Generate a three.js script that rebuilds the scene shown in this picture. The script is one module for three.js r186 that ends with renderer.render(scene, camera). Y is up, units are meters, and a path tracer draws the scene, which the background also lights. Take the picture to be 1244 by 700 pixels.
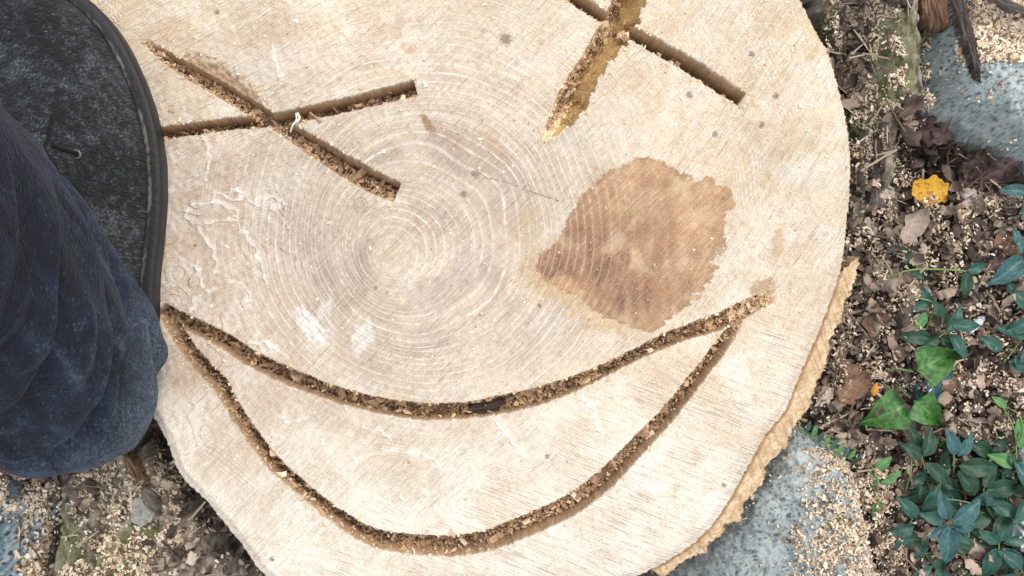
import * as THREE from 'three';
import { mergeGeometries } from 'three/addons/utils/BufferGeometryUtils.js';
import { createNoise2D, createNoise3D } from 'simplex-noise';

// ---------------------------------------------------------------- camera, sky, sun, exposure
const S = 0.0005;                 // metres per photo pixel on the cut face
const TOP = 0.15, CAMH = 0.60;    // height of the cut face, camera above it
const scene = new THREE.Scene();
const camera = new THREE.PerspectiveCamera(2 * Math.atan(0.175 / CAMH) * 180 / Math.PI, 1244 / 700, 0.02, 60);
camera.up.set(0, 0, -1);
camera.position.set(0, TOP + CAMH, 0);
camera.lookAt(0, 0, 0);

{ // overcast sky seen through a woodland gap
  const w = 64, h = 32, d = new Float32Array(w * h * 4);
  for (let j = 0; j < h; j++) for (let i = 0; i < w; i++) {
    const el = (j + 0.5) / h * Math.PI - Math.PI / 2, s = Math.sin(el), k = (j * w + i) * 4;
    const az = (i + 0.5) / w * Math.PI * 2;
    let L = s > 0 ? 0.30 + 0.85 * Math.pow(s, 0.8) : 0.12;
    L *= 1 + 0.10 * Math.sin(az * 2 + 1) + 0.05 * Math.sin(az * 5 + el * 7);
    d[k] = L * 0.96; d[k + 1] = L * 0.99; d[k + 2] = L * 1.03; d[k + 3] = 1;
  }
  const t = new THREE.DataTexture(d, w, h, THREE.RGBAFormat, THREE.FloatType);
  t.mapping = THREE.EquirectangularReflectionMapping; t.magFilter = THREE.LinearFilter; t.minFilter = THREE.LinearFilter;
  t.needsUpdate = true;
  scene.background = t; scene.environment = t;
}
const sun = new THREE.DirectionalLight(0xfff5ea, 1.35);
sun.position.set(0.9, 2.4, -1.5);
sun.castShadow = true; sun.shadow.radius = 34; sun.shadow.mapSize.set(2048, 2048);
Object.assign(sun.shadow.camera, { left: -0.8, right: 0.8, top: 0.8, bottom: -0.8, near: 0.1, far: 6 });
scene.add(sun); scene.add(sun.target);

const renderer = new THREE.WebGLRenderer({ antialias: true });
renderer.setSize(1024, 576);
renderer.toneMapping = THREE.LinearToneMapping;
renderer.toneMappingExposure = 1.36;
renderer.shadowMap.enabled = true;

// ---------------------------------------------------------------- helpers
function rng(seed) { let a = seed >>> 0; return () => { a = (a + 0x6D2B79F5) | 0; let t = Math.imul(a ^ (a >>> 15), 1 | a); t = (t + Math.imul(t ^ (t >>> 7), 61 | t)) ^ t; return ((t ^ (t >>> 14)) >>> 0) / 4294967296; }; }
const R = rng(71);
const N2 = createNoise2D(rng(5)), N2b = createNoise2D(rng(9)), N3 = createNoise3D(rng(13));
const fbm = (x, y, o = 4) => { let a = 1, s = 0, n = 0; for (let i = 0; i < o; i++) { s += a * N2(x, y); n += a; a *= 0.5; x = x * 2.03 + 17.1; y = y * 2.03 - 9.7; } return s / n; };
const clamp = (v, a = 0, b = 1) => v < a ? a : v > b ? b : v;
const sm = (a, b, v) => { const t = clamp((v - a) / (b - a)); return t * t * (3 - 2 * t); };
const lerp = (a, b, t) => a + (b - a) * t;
const lin = (r, g, b) => [r, g, b].map(v => { v /= 255; return v <= 0.04045 ? v / 12.92 : Math.pow((v + 0.055) / 1.055, 2.4); });
const mix3 = (a, b, t) => [a[0] + (b[0] - a[0]) * t, a[1] + (b[1] - a[1]) * t, a[2] + (b[2] - a[2]) * t];
const kAt = y => (CAMH - (y - TOP)) / CAMH;
const toX = (px, y = TOP) => (px - 622) * S * kAt(y), toZ = (py, y = TOP) => (py - 350) * S * kAt(y);
const world = (px, py, y) => new THREE.Vector3(toX(px, y), y, toZ(py, y));
const gx = x => x / S + 622, gz = z => z / S + 350;   // plan position in "face pixels" (0.5 mm units)
const names = {};
function numbered(n) { const k = names[n] = (names[n] ?? -1) + 1; return k ? n + '_' + String(k).padStart(3, '0') : n; }
function tag(o, label, category, group) { o.userData.label = label; o.userData.category = category; if (group) o.userData.group = group; return o; }
function add(o, parent = scene) { if (o.isMesh) { o.castShadow = true; o.receiveShadow = true; } parent.add(o); return o; }
function mesh(name, geo, mat, parent = scene) { const m = new THREE.Mesh(geo, mat); m.name = parent === scene ? numbered(name) : name; return add(m, parent); }
function thing(name, label, category, pos = [0, 0, 0], group) { const g = new THREE.Group(); g.name = numbered(name); g.position.set(...pos); scene.add(g); return tag(g, label, category, group); }
function polySDF(P) { // signed distance, + inside
  const n = P.length;
  return (x, y) => {
    let d = 1e9, c = false;
    for (let i = 0, j = n - 1; i < n; j = i++) {
      const ax = P[j][0], ay = P[j][1], bx = P[i][0], by = P[i][1];
      const ex = bx - ax, ey = by - ay, t = clamp(((x - ax) * ex + (y - ay) * ey) / (ex * ex + ey * ey));
      const dx = x - ax - ex * t, dy = y - ay - ey * t, q = dx * dx + dy * dy;
      if (q < d) d = q;
      if ((by > y) !== (ay > y) && x < (ax - bx) * (y - by) / (ay - by) + bx) c = !c;
    }
    d = Math.sqrt(d); return c ? d : -d;
  };
}
function gridSDF(P, step, margin = 60) { // polygon distance kept on a grid
  const f = polySDF(P), X = P.map(p => p[0]), Y = P.map(p => p[1]), x0 = Math.min(...X) - margin, y0 = Math.min(...Y) - margin, w = Math.ceil((Math.max(...X) + margin - x0) / step) + 2, h = Math.ceil((Math.max(...Y) + margin - y0) / step) + 2, d = new Float32Array(w * h);
  for (let j = 0; j < h; j++) for (let i = 0; i < w; i++) d[j * w + i] = f(x0 + i * step, y0 + j * step);
  return (x, y) => { const a = (x - x0) / step, b = (y - y0) / step; if (a < 0 || b < 0 || a >= w - 1 || b >= h - 1) return -999; const i = a | 0, j = b | 0, u = a - i, v = b - j, o = j * w + i; return (d[o] * (1 - u) + d[o + 1] * u) * (1 - v) + (d[o + w] * (1 - u) + d[o + w + 1] * u) * v; };
}
function smoothPoly(P, n = 4) { // Catmull-Rom closed
  const c = new THREE.CatmullRomCurve3(P.map(p => new THREE.Vector3(p[0], p[1], 0)), true, 'centripetal');
  return c.getPoints(P.length * n).slice(0, -1).map(v => [v.x, v.y]);
}
function range(a, b, st) { const r = []; for (let v = a; v < b; v += st) r.push(v); r.push(b); return r; }
// height-field mesh over "face pixel" coordinates; fn returns height or null (no surface there)
function field(xs, ys, fn, colour, uvS = 1) {
  const nx = xs.length, ny = ys.length, id = new Int32Array(nx * ny).fill(-1), pos = [], col = [], uv = [], idx = [];
  for (let j = 0; j < ny; j++) for (let i = 0; i < nx; i++) {
    const h = fn(xs[i], ys[j]); if (h === null) continue;
    id[j * nx + i] = pos.length / 3;
    const x = (xs[i] - 622) * S, z = (ys[j] - 350) * S;
    pos.push(x, h, z); uv.push(x * uvS, z * uvS);
    if (colour) col.push(...colour(xs[i], ys[j], h));
  }
  for (let j = 0; j < ny - 1; j++) for (let i = 0; i < nx - 1; i++) {
    const a = id[j * nx + i], b = id[j * nx + i + 1], c = id[(j + 1) * nx + i], d = id[(j + 1) * nx + i + 1];
    if (a >= 0 && b >= 0 && c >= 0) idx.push(a, c, b);
    if (b >= 0 && c >= 0 && d >= 0) idx.push(b, c, d);
  }
  const g = new THREE.BufferGeometry();
  g.setAttribute('position', new THREE.Float32BufferAttribute(pos, 3));
  g.setAttribute('uv', new THREE.Float32BufferAttribute(uv, 2));
  if (colour) g.setAttribute('color', new THREE.Float32BufferAttribute(col, 3));
  g.setIndex(idx); g.computeVertexNormals(); return g;
}
function grainTex(n, fn) { // single-channel height texture, repeating
  const d = new Uint8Array(n * n * 4);
  for (let j = 0; j < n; j++) for (let i = 0; i < n; i++) { const v = clamp(fn(i / n, j / n)) * 255, k = (j * n + i) * 4; d[k] = d[k + 1] = d[k + 2] = v; d[k + 3] = 255; }
  const t = new THREE.DataTexture(d, n, n); t.wrapS = t.wrapT = THREE.RepeatWrapping; t.magFilter = THREE.LinearFilter; t.minFilter = THREE.LinearFilter; t.needsUpdate = true; return t;
}
const lat = new Float32Array(65536).map(((r) => () => r() * 2 - 1)(rng(41)));
function vnP(u, v, f) { const x = u * f, y = v * f, i = Math.floor(x), j = Math.floor(y); let a = x - i, b = y - j; a = a * a * (3 - 2 * a); b = b * b * (3 - 2 * b); const q = (p, r) => lat[((((p % f) + f) % f) * 197 + (((r % f) + f) % f) * 7919 + f * 31) & 65535]; return lerp(lerp(q(i, j), q(i + 1, j), a), lerp(q(i, j + 1), q(i + 1, j + 1), a), b); }
const tileN = (u, v, f, o = 3) => { let t = 0, a = 1, n = 0; for (let i = 0; i < o; i++) { t += a * vnP(u, v, f); n += a; a *= 0.6; f *= 2; } return t / n; };
const roughGrain = grainTex(512, (u, v) => 0.5 + 0.6 * tileN(u, v, 24, 4));

// ---------------------------------------------------------------- the saw cuts: [px, py, width] along each centre line
const KERFS = [
  { p: [[178, 164, 15], [230, 157, 15], [280, 150, 15], [330, 146, 16], [380, 136, 17], [430, 125, 18], [470, 115, 19], [504, 107, 20]], d: .020, sl: 6, sr: 2.5, chips: [-.4, 1] },
  { p: [[152, 34, 3], [170, 45, 6], [186, 58, 10], [204, 71, 15], [226, 84, 19], [262, 104, 21], [300, 127, 20], [335, 149, 18], [372, 172, 22], [410, 196, 25], [450, 219, 27], [482, 233, 25]], d: .017, sl: 9, sr: 3, chips: [-.25, 1], ramp: .25 },
  { p: [[776, -22, 34], [762, 5, 38], [753, 30, 41], [737, 52, 36], [721, 76, 32], [706, 101, 34], [696, 121, 37], [685, 140, 31], [673, 155, 20], [661, 169, 9]], d: .022, sl: 27, sr: 3, chips: [.45, 1], rampEnd: .3, scal: 1 },
  { p: [[680, -16, 18], [715, 8, 17], [745, 27, 15], [775, 43, 16], [805, 60, 18], [835, 77, 19], [870, 100, 19], [901, 121, 17]], d: .022, sl: 9, sr: 3, chips: [.15, 1] },
  { p: [[196, 376, 17], [230, 394, 18], [268, 412, 19], [300, 433, 20], [345, 455, 20], [410, 480, 18], [461, 493, 19], [511, 500, 20], [562, 499, 19], [612, 491, 22], [658, 480, 21], [717, 458, 16], [764, 435, 14], [815, 411, 17], [873, 391, 20], [912, 372, 20], [940, 358, 16], [958, 349, 9]], d: .017, sl: 2.5, sr: 3, chips: [-1, .8], rampEnd: .15 },
  { p: [[194, 376, 17], [212, 400, 18], [228, 425, 18], [247, 447, 20], [267, 468, 20], [284, 498, 17], [307, 531, 17], [331, 562, 18], [363, 590, 17], [405, 625, 18], [452, 653, 22], [495, 661, 24], [553, 664, 25], [596, 656, 25], [645, 637, 26], [690, 616, 26], [735, 583, 25], [772, 545, 22], [815, 500, 19], [842, 465, 18], [868, 432, 17], [890, 402, 15], [908, 383, 10]], d: .017, sl: 2.5, sr: 6, chips: [-1, .5], rampEnd: .06 },
  { p: [[224, 66, 10], [236, 74, 22], [260, 86, 28], [290, 104, 25], [322, 132, 10]], d: .0035, sl: 16, sr: 6, chips: [2, 2], shallow: 1 },
];
for (const k of KERFS) { // densify with Catmull-Rom
  const c = new THREE.CatmullRomCurve3(k.p.map(p => new THREE.Vector3(...p)), false, 'centripetal');
  k.pts = c.getSpacedPoints(k.p.length * 8).map(v => [v.x, v.y, v.z]);
}
// signed profile of one cut at (x, y): depth 0..1 and where along it
function kerfAt(k, x, y) {
  const P = k.pts; let best = null;
  for (let i = 0; i < P.length - 1; i++) {
    const a = P[i], b = P[i + 1], ex = b[0] - a[0], ey = b[1] - a[1], L2 = ex * ex + ey * ey;
    let t = ((x - a[0]) * ex + (y - a[1]) * ey) / L2;
    const raw = t; t = clamp(t);
    const qx = x - a[0] - ex * t, qy = y - a[1] - ey * t, q = qx * qx + qy * qy;
    if (!best || q < best.q) { const L = Math.sqrt(L2); best = { q, t: (i + t) / (P.length - 1), v: (ex * (y - a[1]) - ey * (x - a[0])) / L, w: lerp(a[2], b[2], t) / 2, over: raw < 0 ? -raw * L : raw > 1 ? (raw - 1) * L : 0 }; }
  }
  return best;
}
// raster of cut depth over the face (0.5 px cells are not needed: 1 px, bilinear)
const KX0 = 160, KY0 = -40, KQ = .6, KW = Math.ceil(800 / KQ), KH = Math.ceil(740 / KQ), kd = new Float32Array(KW * KH), kWho = new Int8Array(KW * KH).fill(-1);
for (const k of KERFS) {
  const P = k.pts; let x0 = 1e9, x1 = -1e9, y0 = 1e9, y1 = -1e9;
  for (const p of P) { x0 = Math.min(x0, p[0]); x1 = Math.max(x1, p[0]); y0 = Math.min(y0, p[1]); y1 = Math.max(y1, p[1]); }
  // mark cells near the line first, then evaluate exactly
  const near = new Uint8Array(KW * KH);
  for (const p of P) { const r = Math.ceil((p[2] / 2 + 8) / KQ); for (let j = -r; j <= r; j++) for (let i = -r; i <= r; i++) { const X = Math.round((p[0] - KX0) / KQ) + i, Y = Math.round((p[1] - KY0) / KQ) + j; if (X >= 0 && Y >= 0 && X < KW && Y < KH) near[Y * KW + X] = 1; } }
  for (let Y = 0; Y < KH; Y++) for (let X = 0; X < KW; X++) if (near[Y * KW + X]) {
    const x = X * KQ + KX0, y = Y * KQ + KY0, b = kerfAt(k, x, y);
    if (b.over > 0) continue;
    const sc = k.scal ? ((b.t * 9.5) % 1) * 5 - 2.5 : 0;
    const rag = .9 * N2(x * .08, y * .08) + .6 * N2b(x * .25, y * .25) + (k.shallow ? 4 * N2(x * .09, y * .09) : 0);
    const dl = b.w + b.v + rag + sc, dr = b.w - b.v + rag;      // v > 0 lies to the right of travel
    let pr = Math.min(k.scal ? Math.pow(clamp(dl / k.sl), .62) : clamp(dl / k.sl), clamp(dr / k.sr));
    pr *= 1 - .06 * N2(x * .05, y * .05);
    if (k.ramp) pr *= sm(0, k.ramp, b.t);
    if (k.rampEnd) pr *= sm(0, k.rampEnd, 1 - b.t);
    const dep = k.d * pr;
    const o = Y * KW + X; if (dep > kd[o]) { kd[o] = dep; kWho[o] = KERFS.indexOf(k); }
  }
}
function kerfDepth(x, y) {
  const X = (x - KX0) / KQ, Y = (y - KY0) / KQ; if (X < 0 || Y < 0 || X >= KW - 1 || Y >= KH - 1) return 0;
  const i = X | 0, j = Y | 0, u = X - i, v = Y - j, o = j * KW + i;
  return (kd[o] * (1 - u) + kd[o + 1] * u) * (1 - v) + (kd[o + KW] * (1 - u) + kd[o + KW + 1] * u) * v;
}

// ---------------------------------------------------------------- stump
const stump = thing('tree_stump', 'freshly sawn pale tree stump with a smiling face cut into its top', 'tree stump');
const OUT = smoothPoly([[976, 0], [990, 30], [1008, 61], [1023, 111], [1032, 152], [1036, 190], [1035, 236], [1032, 266], [1027, 316], [1013, 364], [996, 408], [971, 465], [956, 501], [932, 531], [915, 562], [878, 626], [856, 652], [824, 677], [770, 705], [690, 735], [590, 752], [480, 755], [390, 740], [317, 700], [290, 663], [250, 613], [216, 579], [196, 530], [150, 470], [60, 440], [-40, 390], [-95, 290], [-105, 170], [-70, 30], [20, -100], [190, -215], [450, -280], [700, -250], [860, -150], [935, -70]], 4);
const outSDF = gridSDF(OUT, 3);
const STAIN = gridSDF(smoothPoly([[790, 190], [818, 204], [840, 216], [864, 216], [889, 231], [884, 268], [878, 300], [866, 330], [850, 356], [818, 386], [794, 407], [772, 400], [742, 388], [716, 374], [690, 357], [662, 344], [650, 322], [676, 290], [694, 258], [708, 236], [742, 206]], 3), 2);
const pith = [466, 313];
function ringR(x, y) {
  let t = Math.hypot(x - 500, y - 292);
  for (let i = 0; i < 4; i++) { const f = clamp(t / 150), cx = lerp(466, 516, f) + clamp((t - 150) / 400) * 15, cy = lerp(313, 284, f) - clamp((t - 150) / 400) * 30; t = Math.hypot(x - cx, y - cy); }
  return t;
}
const dots = [[615, 48, 7], [578, 211, 5], [563, 236, 4], [942, 117, 4], [913, 66, 4], [869, 163, 4], [838, 115, 4], [665, 555, 3], [456, 350, 2.5], [263, 15, 3], [237, 298, 2], [925, 152, 4], [880, 590, 3], [330, 680, 3]];
const smears = [ // [x, y, rx, ry, angle, amount, colour]
  [520, 150, 5, 13, -.5, .75, [150, 112, 80]], [497, 58, 12, 6, .1, .35, [168, 130, 96]], [485, 30, 6, 16, .2, .3, [175, 140, 105]], [545, 165, 6, 20, -.7, .4, [178, 145, 112]],
  [600, 175, 9, 26, -.7, .35, [190, 160, 125]], [636, 272, 10, 24, .15, .4, [186, 160, 128]], [640, 290, 14, 40, .2, .25, [190, 165, 130]],
  [946, 295, 7, 22, .15, .5, [188, 150, 115]], [925, 348, 16, 8, -.4, .6, [165, 125, 92]], [970, 305, 28, 10, -.5, .35, [200, 172, 140]],
  [540, 350, 50, 16, -.3, .45, [186, 170, 160]], [565, 320, 16, 26, .3, .3, [190, 174, 168]], [370, 300, 14, 40, .1, .25, [196, 178, 166]],
  [375, 395, 10, 24, -.6, .9, [240, 236, 232]], [440, 410, 12, 22, .4, .7, [240, 236, 230]], [395, 375, 6, 16, .7, .6, [240, 236, 232]],
  [330, 75, 60, 18, -.3, .4, [224, 212, 204]], [720, 350, 40, 9, .55, .5, [150, 108, 84]],
];
function woodColour(x, y) {
  const broad = fbm(x * .0035, y * .0035, 4), mid = fbm(x * .012 + 40, y * .012, 4), fine = N2(x * .22, y * .22) * .5 + N2b(x * .5, y * .5) * .5;
  const sd = outSDF(x, y);
  let c = [227, 211, 189];
  // weathered tan upper left, whiter lower edge, pinkish left
  const tan = sm(330, -60, x * .55 + y * 1.1 - 40) * .75 + .25 * sm(.1, .6, mid);
  c = mix3(c, [205, 182, 148], clamp(tan) * .85);
  c = mix3(c, [212, 191, 173], .8 * sm(470, 240, x) * sm(120, 220, y));
  c = mix3(c, [237, 228, 214], .85 * sm(430, 620, y + broad * 90));
  c = mix3(c, [229, 211, 184], .6 * sm(780, 950, x) * sm(420, 120, y));
  c = mix3(c, [210, 183, 140], .4 * sm(.05, .6, fbm(x * .006 + 9, y * .006 + 3, 3)) * sm(420, 150, y) * sm(500, 900, x));
  c = mix3(c, [236, 228, 218], .5 * sm(.15, .7, -mid));
  { const pn = fbm(x * .010 + 55, y * .010 + 5, 3) + .12 * N2(x * .08, y * .08); c = mix3(c, [236, 228, 216], .5 * sm(.10, .16, pn) * sm(.5, .2, pn)); c = mix3(c, [206, 186, 164], .3 * sm(-.12, -.18, pn) * sm(-.6, -.2, pn)); }
  c = mix3(c, [190, 165, 138], .35 * sm(.2, .8, fbm(x * .02 - 30, y * .02 + 11, 3)));
  // year rings, seen most clearly round the pith
  const t = ringR(x, y), wob = 3 * N2(x * .008, y * .008), ph = (t + wob) / 8.6 + 1.1 * N2(t * .012, 3.3);
  const ang = Math.atan2(y - 290, x - 500);
  const brk = sm(-.55, .25, N2(ang * 7 + t * .05, t * .06)) * sm(-.7, .1, N2b(x * .03, y * .03));
  const vis = sm(6, 34, t) * sm(330, 170, t) * (.5 + .5 * sm(-.4, .5, fbm(x * .009 + 5, y * .009, 2)));
  const line = Math.pow(.5 + .5 * Math.cos(ph * 6.2832), 11), fineLine = .5 + .5 * Math.cos(ph * 6.2832 * 2.7 + N2(x * .02, y * .02));
  const ri = Math.floor(ph + .5), rv = .45 + .55 * sm(-.5, .5, N2(ri * 7.31, ang * 1.3)), dk = .5 + .5 * N2b(ri * 3.7, ang * .9);
  c = mix3(c, mix3([190, 170, 152], [172, 150, 138], dk), .85 * vis * (.4 + .6 * dk) * (.45 + .55 * sm(230, 130, t)));
  c = mix3(c, [250, 242, 230], 1.15 * line * vis * rv * (.4 + .6 * brk));
  const far = sm(150, 260, t) * sm(560, 380, t) * .5 * sm(-.1, .5, fbm(x * .007 + 1, y * .007 + 8, 2));
  c = mix3(c, [182, 152, 122], far * fineLine * .7);
  // medullary rays / radial flecks
  const ray = sm(.55, .9, N2(ang * 60, t * .015));
  c = mix3(c, [234, 226, 214], ray * .35 * sm(60, 160, t));
  // stained patch with a torn edge
  const sdn = STAIN(x, y) + 3.5 * fbm(x * .05, y * .05, 3) + 9 * fbm(x * .035 + 4, y * .035, 3) * sm(790, 860, x) + 5 * N2(x * .02, y * .12) * sm(700, 820, y + x * .5) + 1.5 * N2(x * .25, y * .25);
  if (sdn > -30) {
    const inside = sm(-.6, 2.2, sdn), fringe = sm(-28, -2, sdn + 8 * N2(x * .07, y * .07)) * (1 - inside) * sm(860, 700, x) * sm(270, 340, y) * (.75 + .25 * N2(x * .1, y * .1));
    const spkS = N2(x * .3, y * .3); let s = mix3([200, 164, 126], [176, 138, 104], clamp(.5 + .9 * mid));
    s = mix3(s, [207, 170, 132], .6 * sm(.1, .6, fbm(x * .02 + 3, y * .02, 3)));
    s = mix3(s, [112, 72, 54], 1.0 * sm(125, 40, Math.hypot((x - 705) * .7, (y - 335) * 1.2)) * (.55 + .45 * N2(x * .05, y * .012)));
    s = mix3(s, [148, 106, 84], .55 * sm(.25, .7, N2(x * .02 + 50, y * .02)));
    s = mix3(s, [226, 190, 150], line * .6 * sm(800, 690, x)); s = mix3(s, [140, 94, 66], .5 * Math.pow(.5 - .5 * Math.cos(ph * 6.2832), 3) * sm(780, 680, x));
    s = mix3(s, [132, 92, 66], .75 * sm(3.5, .5, sdn) * sm(-.2, .5, N2(x * .04 + 7, y * .04)));
    s = mix3(s, [230, 200, 160], .6 * sm(.75, .9, N2(x * .13, y * .16 + 4))); s = mix3(s, [172, 124, 90], .55 * sm(-.1, .5, streakA(x, y, -.72, .2, .02))); s = mix3(s, [214, 182, 146], .7 * sm(.1, .6, fbm(x * .016 + 31, y * .016, 3)));
    s = mix3(s, [150, 110, 84], .6 * sm(9, 0, sdn) * sm(-.4, .3, N2(x * .06, y * .06)));
    s = mix3(s, [218, 176, 128], .6 * sm(16, 3, Math.abs((y - 345) - (x - 690) * .1 + 8 * N2(x * .03, 1))) * sm(750, 700, x));
    c = mix3(c, s, inside * (.9 + .06 * spkS)); c = mix3(c, [202, 166, 120], fringe * .85);
  }
  for (const [sx, sy, rx, ry, a, am, sc] of smears) {
    const dx = x - sx, dy = y - sy; if (Math.abs(dx) > 90 || Math.abs(dy) > 90) continue;
    const u = (dx * Math.cos(a) + dy * Math.sin(a)) / rx, v = (-dx * Math.sin(a) + dy * Math.cos(a)) / ry;
    const q = Math.sqrt(u * u + v * v) + .5 * fbm(x * .06, y * .06, 3); if (q < 1.4) c = mix3(c, sc, am * sm(1.4, .6, q));
  }
  for (const [sx, sy, r] of dots) { const q = Math.hypot(x - sx, y - sy) / r + .5 * N2(x * .3, y * .3); if (q < 1.3) c = mix3(c, [120, 104, 96], .75 * sm(1.3, .5, q)); }
  // little bull's-eye knot
  { const q = Math.hypot(x - 438, y - 249); if (q < 12) c = mix3(c, [168, 152, 138], .75 * sm(12, 10, q) * (.5 + .5 * Math.cos(q * 1.5))); }
  { const q = Math.hypot((x - 466) * .8, (y - 313)); if (q < 12) c = mix3(c, [188, 166, 142], .5 * sm(12, 3, q + 4 * N2(x * .2, y * .2))); }
  // hairline check
  { const dx = 682 - 578, dy = 244 - 210, L = Math.hypot(dx, dy), tt = ((x - 578) * dx + (y - 210) * dy) / L, v = Math.abs(((x - 578) * dy - (y - 210) * dx) / L + 2 * N2(x * .05, 4)); if (tt > 0 && tt < L && v < 1.4) c = mix3(c, [140, 110, 80], .7 * sm(1.4, .3, v) * sm(-.5, .1, N2(tt * .12, 8))); }
  const spk = N2(x * .42 + 70, y * .42);
  c = mix3(c, [172, 146, 118], .5 * sm(.62, .85, spk)); c = mix3(c, [246, 240, 230], .5 * sm(-.6, -.85, spk));
  // sapwood rim
  c = mix3(c, [200, 176, 146], .5 * sm(5, 0, sd));
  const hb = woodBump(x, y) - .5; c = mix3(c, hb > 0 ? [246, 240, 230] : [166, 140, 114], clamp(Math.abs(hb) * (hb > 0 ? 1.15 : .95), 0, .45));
  { const fg = figure(x, y); if (fg > 0) c = mix3(c, [247, 240, 231], .95 * fg); }
  const kd_ = kerfDepth(x, y);
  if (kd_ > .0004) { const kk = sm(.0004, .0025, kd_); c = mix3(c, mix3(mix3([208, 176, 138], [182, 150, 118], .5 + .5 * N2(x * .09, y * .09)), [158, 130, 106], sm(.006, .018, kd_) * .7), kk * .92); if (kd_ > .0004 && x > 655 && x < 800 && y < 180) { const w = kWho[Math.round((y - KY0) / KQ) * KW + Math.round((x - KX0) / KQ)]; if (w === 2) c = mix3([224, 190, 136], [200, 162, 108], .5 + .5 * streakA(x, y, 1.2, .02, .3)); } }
  const g = 1 + .05 * fine + .05 * broad; return lin(clamp(c[0] * g, 0, 255), clamp(c[1] * g, 0, 255), clamp(c[2] * g, 0, 255));
}
const streakA = (x, y, a, fu, fv) => { const c = Math.cos(a), s = Math.sin(a), u = x * c + y * s, v = -x * s + y * c; return N2(u * fv, v * fu); };
// pale wavy ridges left by the saw nose at the left
const FIG = [[[225, 264], [230, 253], [255, 246], [285, 253], [288, 265], [262, 268], [238, 271], [225, 264]], [[257, 246], [262, 233]], [[286, 262], [290, 277], [305, 293], [316, 320], [323, 346]], [[240, 276], [250, 290], [260, 310], [262, 331]], [[238, 318], [247, 350]], [[274, 338], [298, 351], [303, 363], [296, 366]], [[233, 378], [238, 362], [262, 350]], [[266, 236], [282, 231], [298, 237], [282, 242], [266, 236]], [[305, 246], [326, 240], [346, 247], [326, 252], [305, 246]], [[248, 168], [254, 190], [250, 218]], [[221, 132], [230, 146], [228, 158]], [[330, 55], [336, 78], [342, 98]], [[368, 372], [378, 392], [396, 402]], [[300, 415], [330, 420], [350, 436]], [[440, 520], [470, 528], [476, 545]], [[330, 500], [352, 512], [372, 508]], [[700, 470], [712, 486], [730, 520]], [[600, 508], [616, 530], [640, 556]], [[430, 560], [470, 548], [520, 556], [540, 575]]];
const FG = (() => { const x0 = 190, y0 = 40, st = 1.5, w = 380, h = 380, d = new Float32Array(w * h); for (const P of FIG) { const c = new THREE.CatmullRomCurve3(P.map(p => new THREE.Vector3(p[0], p[1], 0))).getSpacedPoints(P.length * 10); for (const p of c) { const W = 3.6 + 2.0 * N2(p.x * .06, p.y * .06), amp = .7 + .3 * N2b(p.x * .05, p.y * .05); for (let j = -6; j <= 6; j++) for (let i = -6; i <= 6; i++) { const X = Math.round((p.x - x0) / st) + i, Y = Math.round((p.y - y0) / st) + j; if (X < 0 || Y < 0 || X >= w || Y >= h) continue; const q = Math.hypot(X * st + x0 - p.x, Y * st + y0 - p.y), v = amp * sm(W, .3, q); if (v > d[Y * w + X]) d[Y * w + X] = v; } } } return { x0, y0, st, w, h, d }; })();
function figure(x, y) { x += 3 * N2(x * .06, y * .06); y += 3 * N2b(x * .06, y * .06); const a = (x - FG.x0) / FG.st, b = (y - FG.y0) / FG.st; if (a < 0 || b < 0 || a >= FG.w - 1 || b >= FG.h - 1) return 0; const i = a | 0, j = b | 0, u = a - i, v = b - j, o = j * FG.w + i, d = FG.d; return (d[o] * (1 - u) + d[o + 1] * u) * (1 - v) + (d[o + FG.w] * (1 - u) + d[o + FG.w + 1] * u) * v; }
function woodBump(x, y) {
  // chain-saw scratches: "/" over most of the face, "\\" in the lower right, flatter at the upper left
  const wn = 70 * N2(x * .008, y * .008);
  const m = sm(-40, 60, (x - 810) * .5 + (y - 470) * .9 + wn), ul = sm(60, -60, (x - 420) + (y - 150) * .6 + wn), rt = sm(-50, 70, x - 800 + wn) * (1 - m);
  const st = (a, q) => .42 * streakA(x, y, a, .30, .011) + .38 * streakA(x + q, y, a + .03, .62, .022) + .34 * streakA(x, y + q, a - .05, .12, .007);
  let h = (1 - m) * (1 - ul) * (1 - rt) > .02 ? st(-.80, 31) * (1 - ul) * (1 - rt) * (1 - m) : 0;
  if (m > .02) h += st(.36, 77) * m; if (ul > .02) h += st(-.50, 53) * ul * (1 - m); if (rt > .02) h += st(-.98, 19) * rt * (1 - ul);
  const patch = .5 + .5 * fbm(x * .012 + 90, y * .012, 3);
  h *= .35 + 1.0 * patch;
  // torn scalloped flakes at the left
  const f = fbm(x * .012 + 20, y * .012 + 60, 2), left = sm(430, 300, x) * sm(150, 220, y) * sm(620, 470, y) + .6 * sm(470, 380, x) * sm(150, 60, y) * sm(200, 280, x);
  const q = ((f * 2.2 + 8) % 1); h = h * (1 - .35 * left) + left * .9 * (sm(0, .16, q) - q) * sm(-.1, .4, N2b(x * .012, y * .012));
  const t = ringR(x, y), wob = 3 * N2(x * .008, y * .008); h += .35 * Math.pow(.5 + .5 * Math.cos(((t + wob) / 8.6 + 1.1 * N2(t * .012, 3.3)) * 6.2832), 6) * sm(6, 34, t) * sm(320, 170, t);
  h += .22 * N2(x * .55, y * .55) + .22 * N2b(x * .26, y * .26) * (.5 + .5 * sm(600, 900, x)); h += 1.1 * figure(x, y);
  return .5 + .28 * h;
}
const FX0 = -112, FY0 = -288, FW = 1156, FH = 1050; // texture covers the whole face
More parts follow.
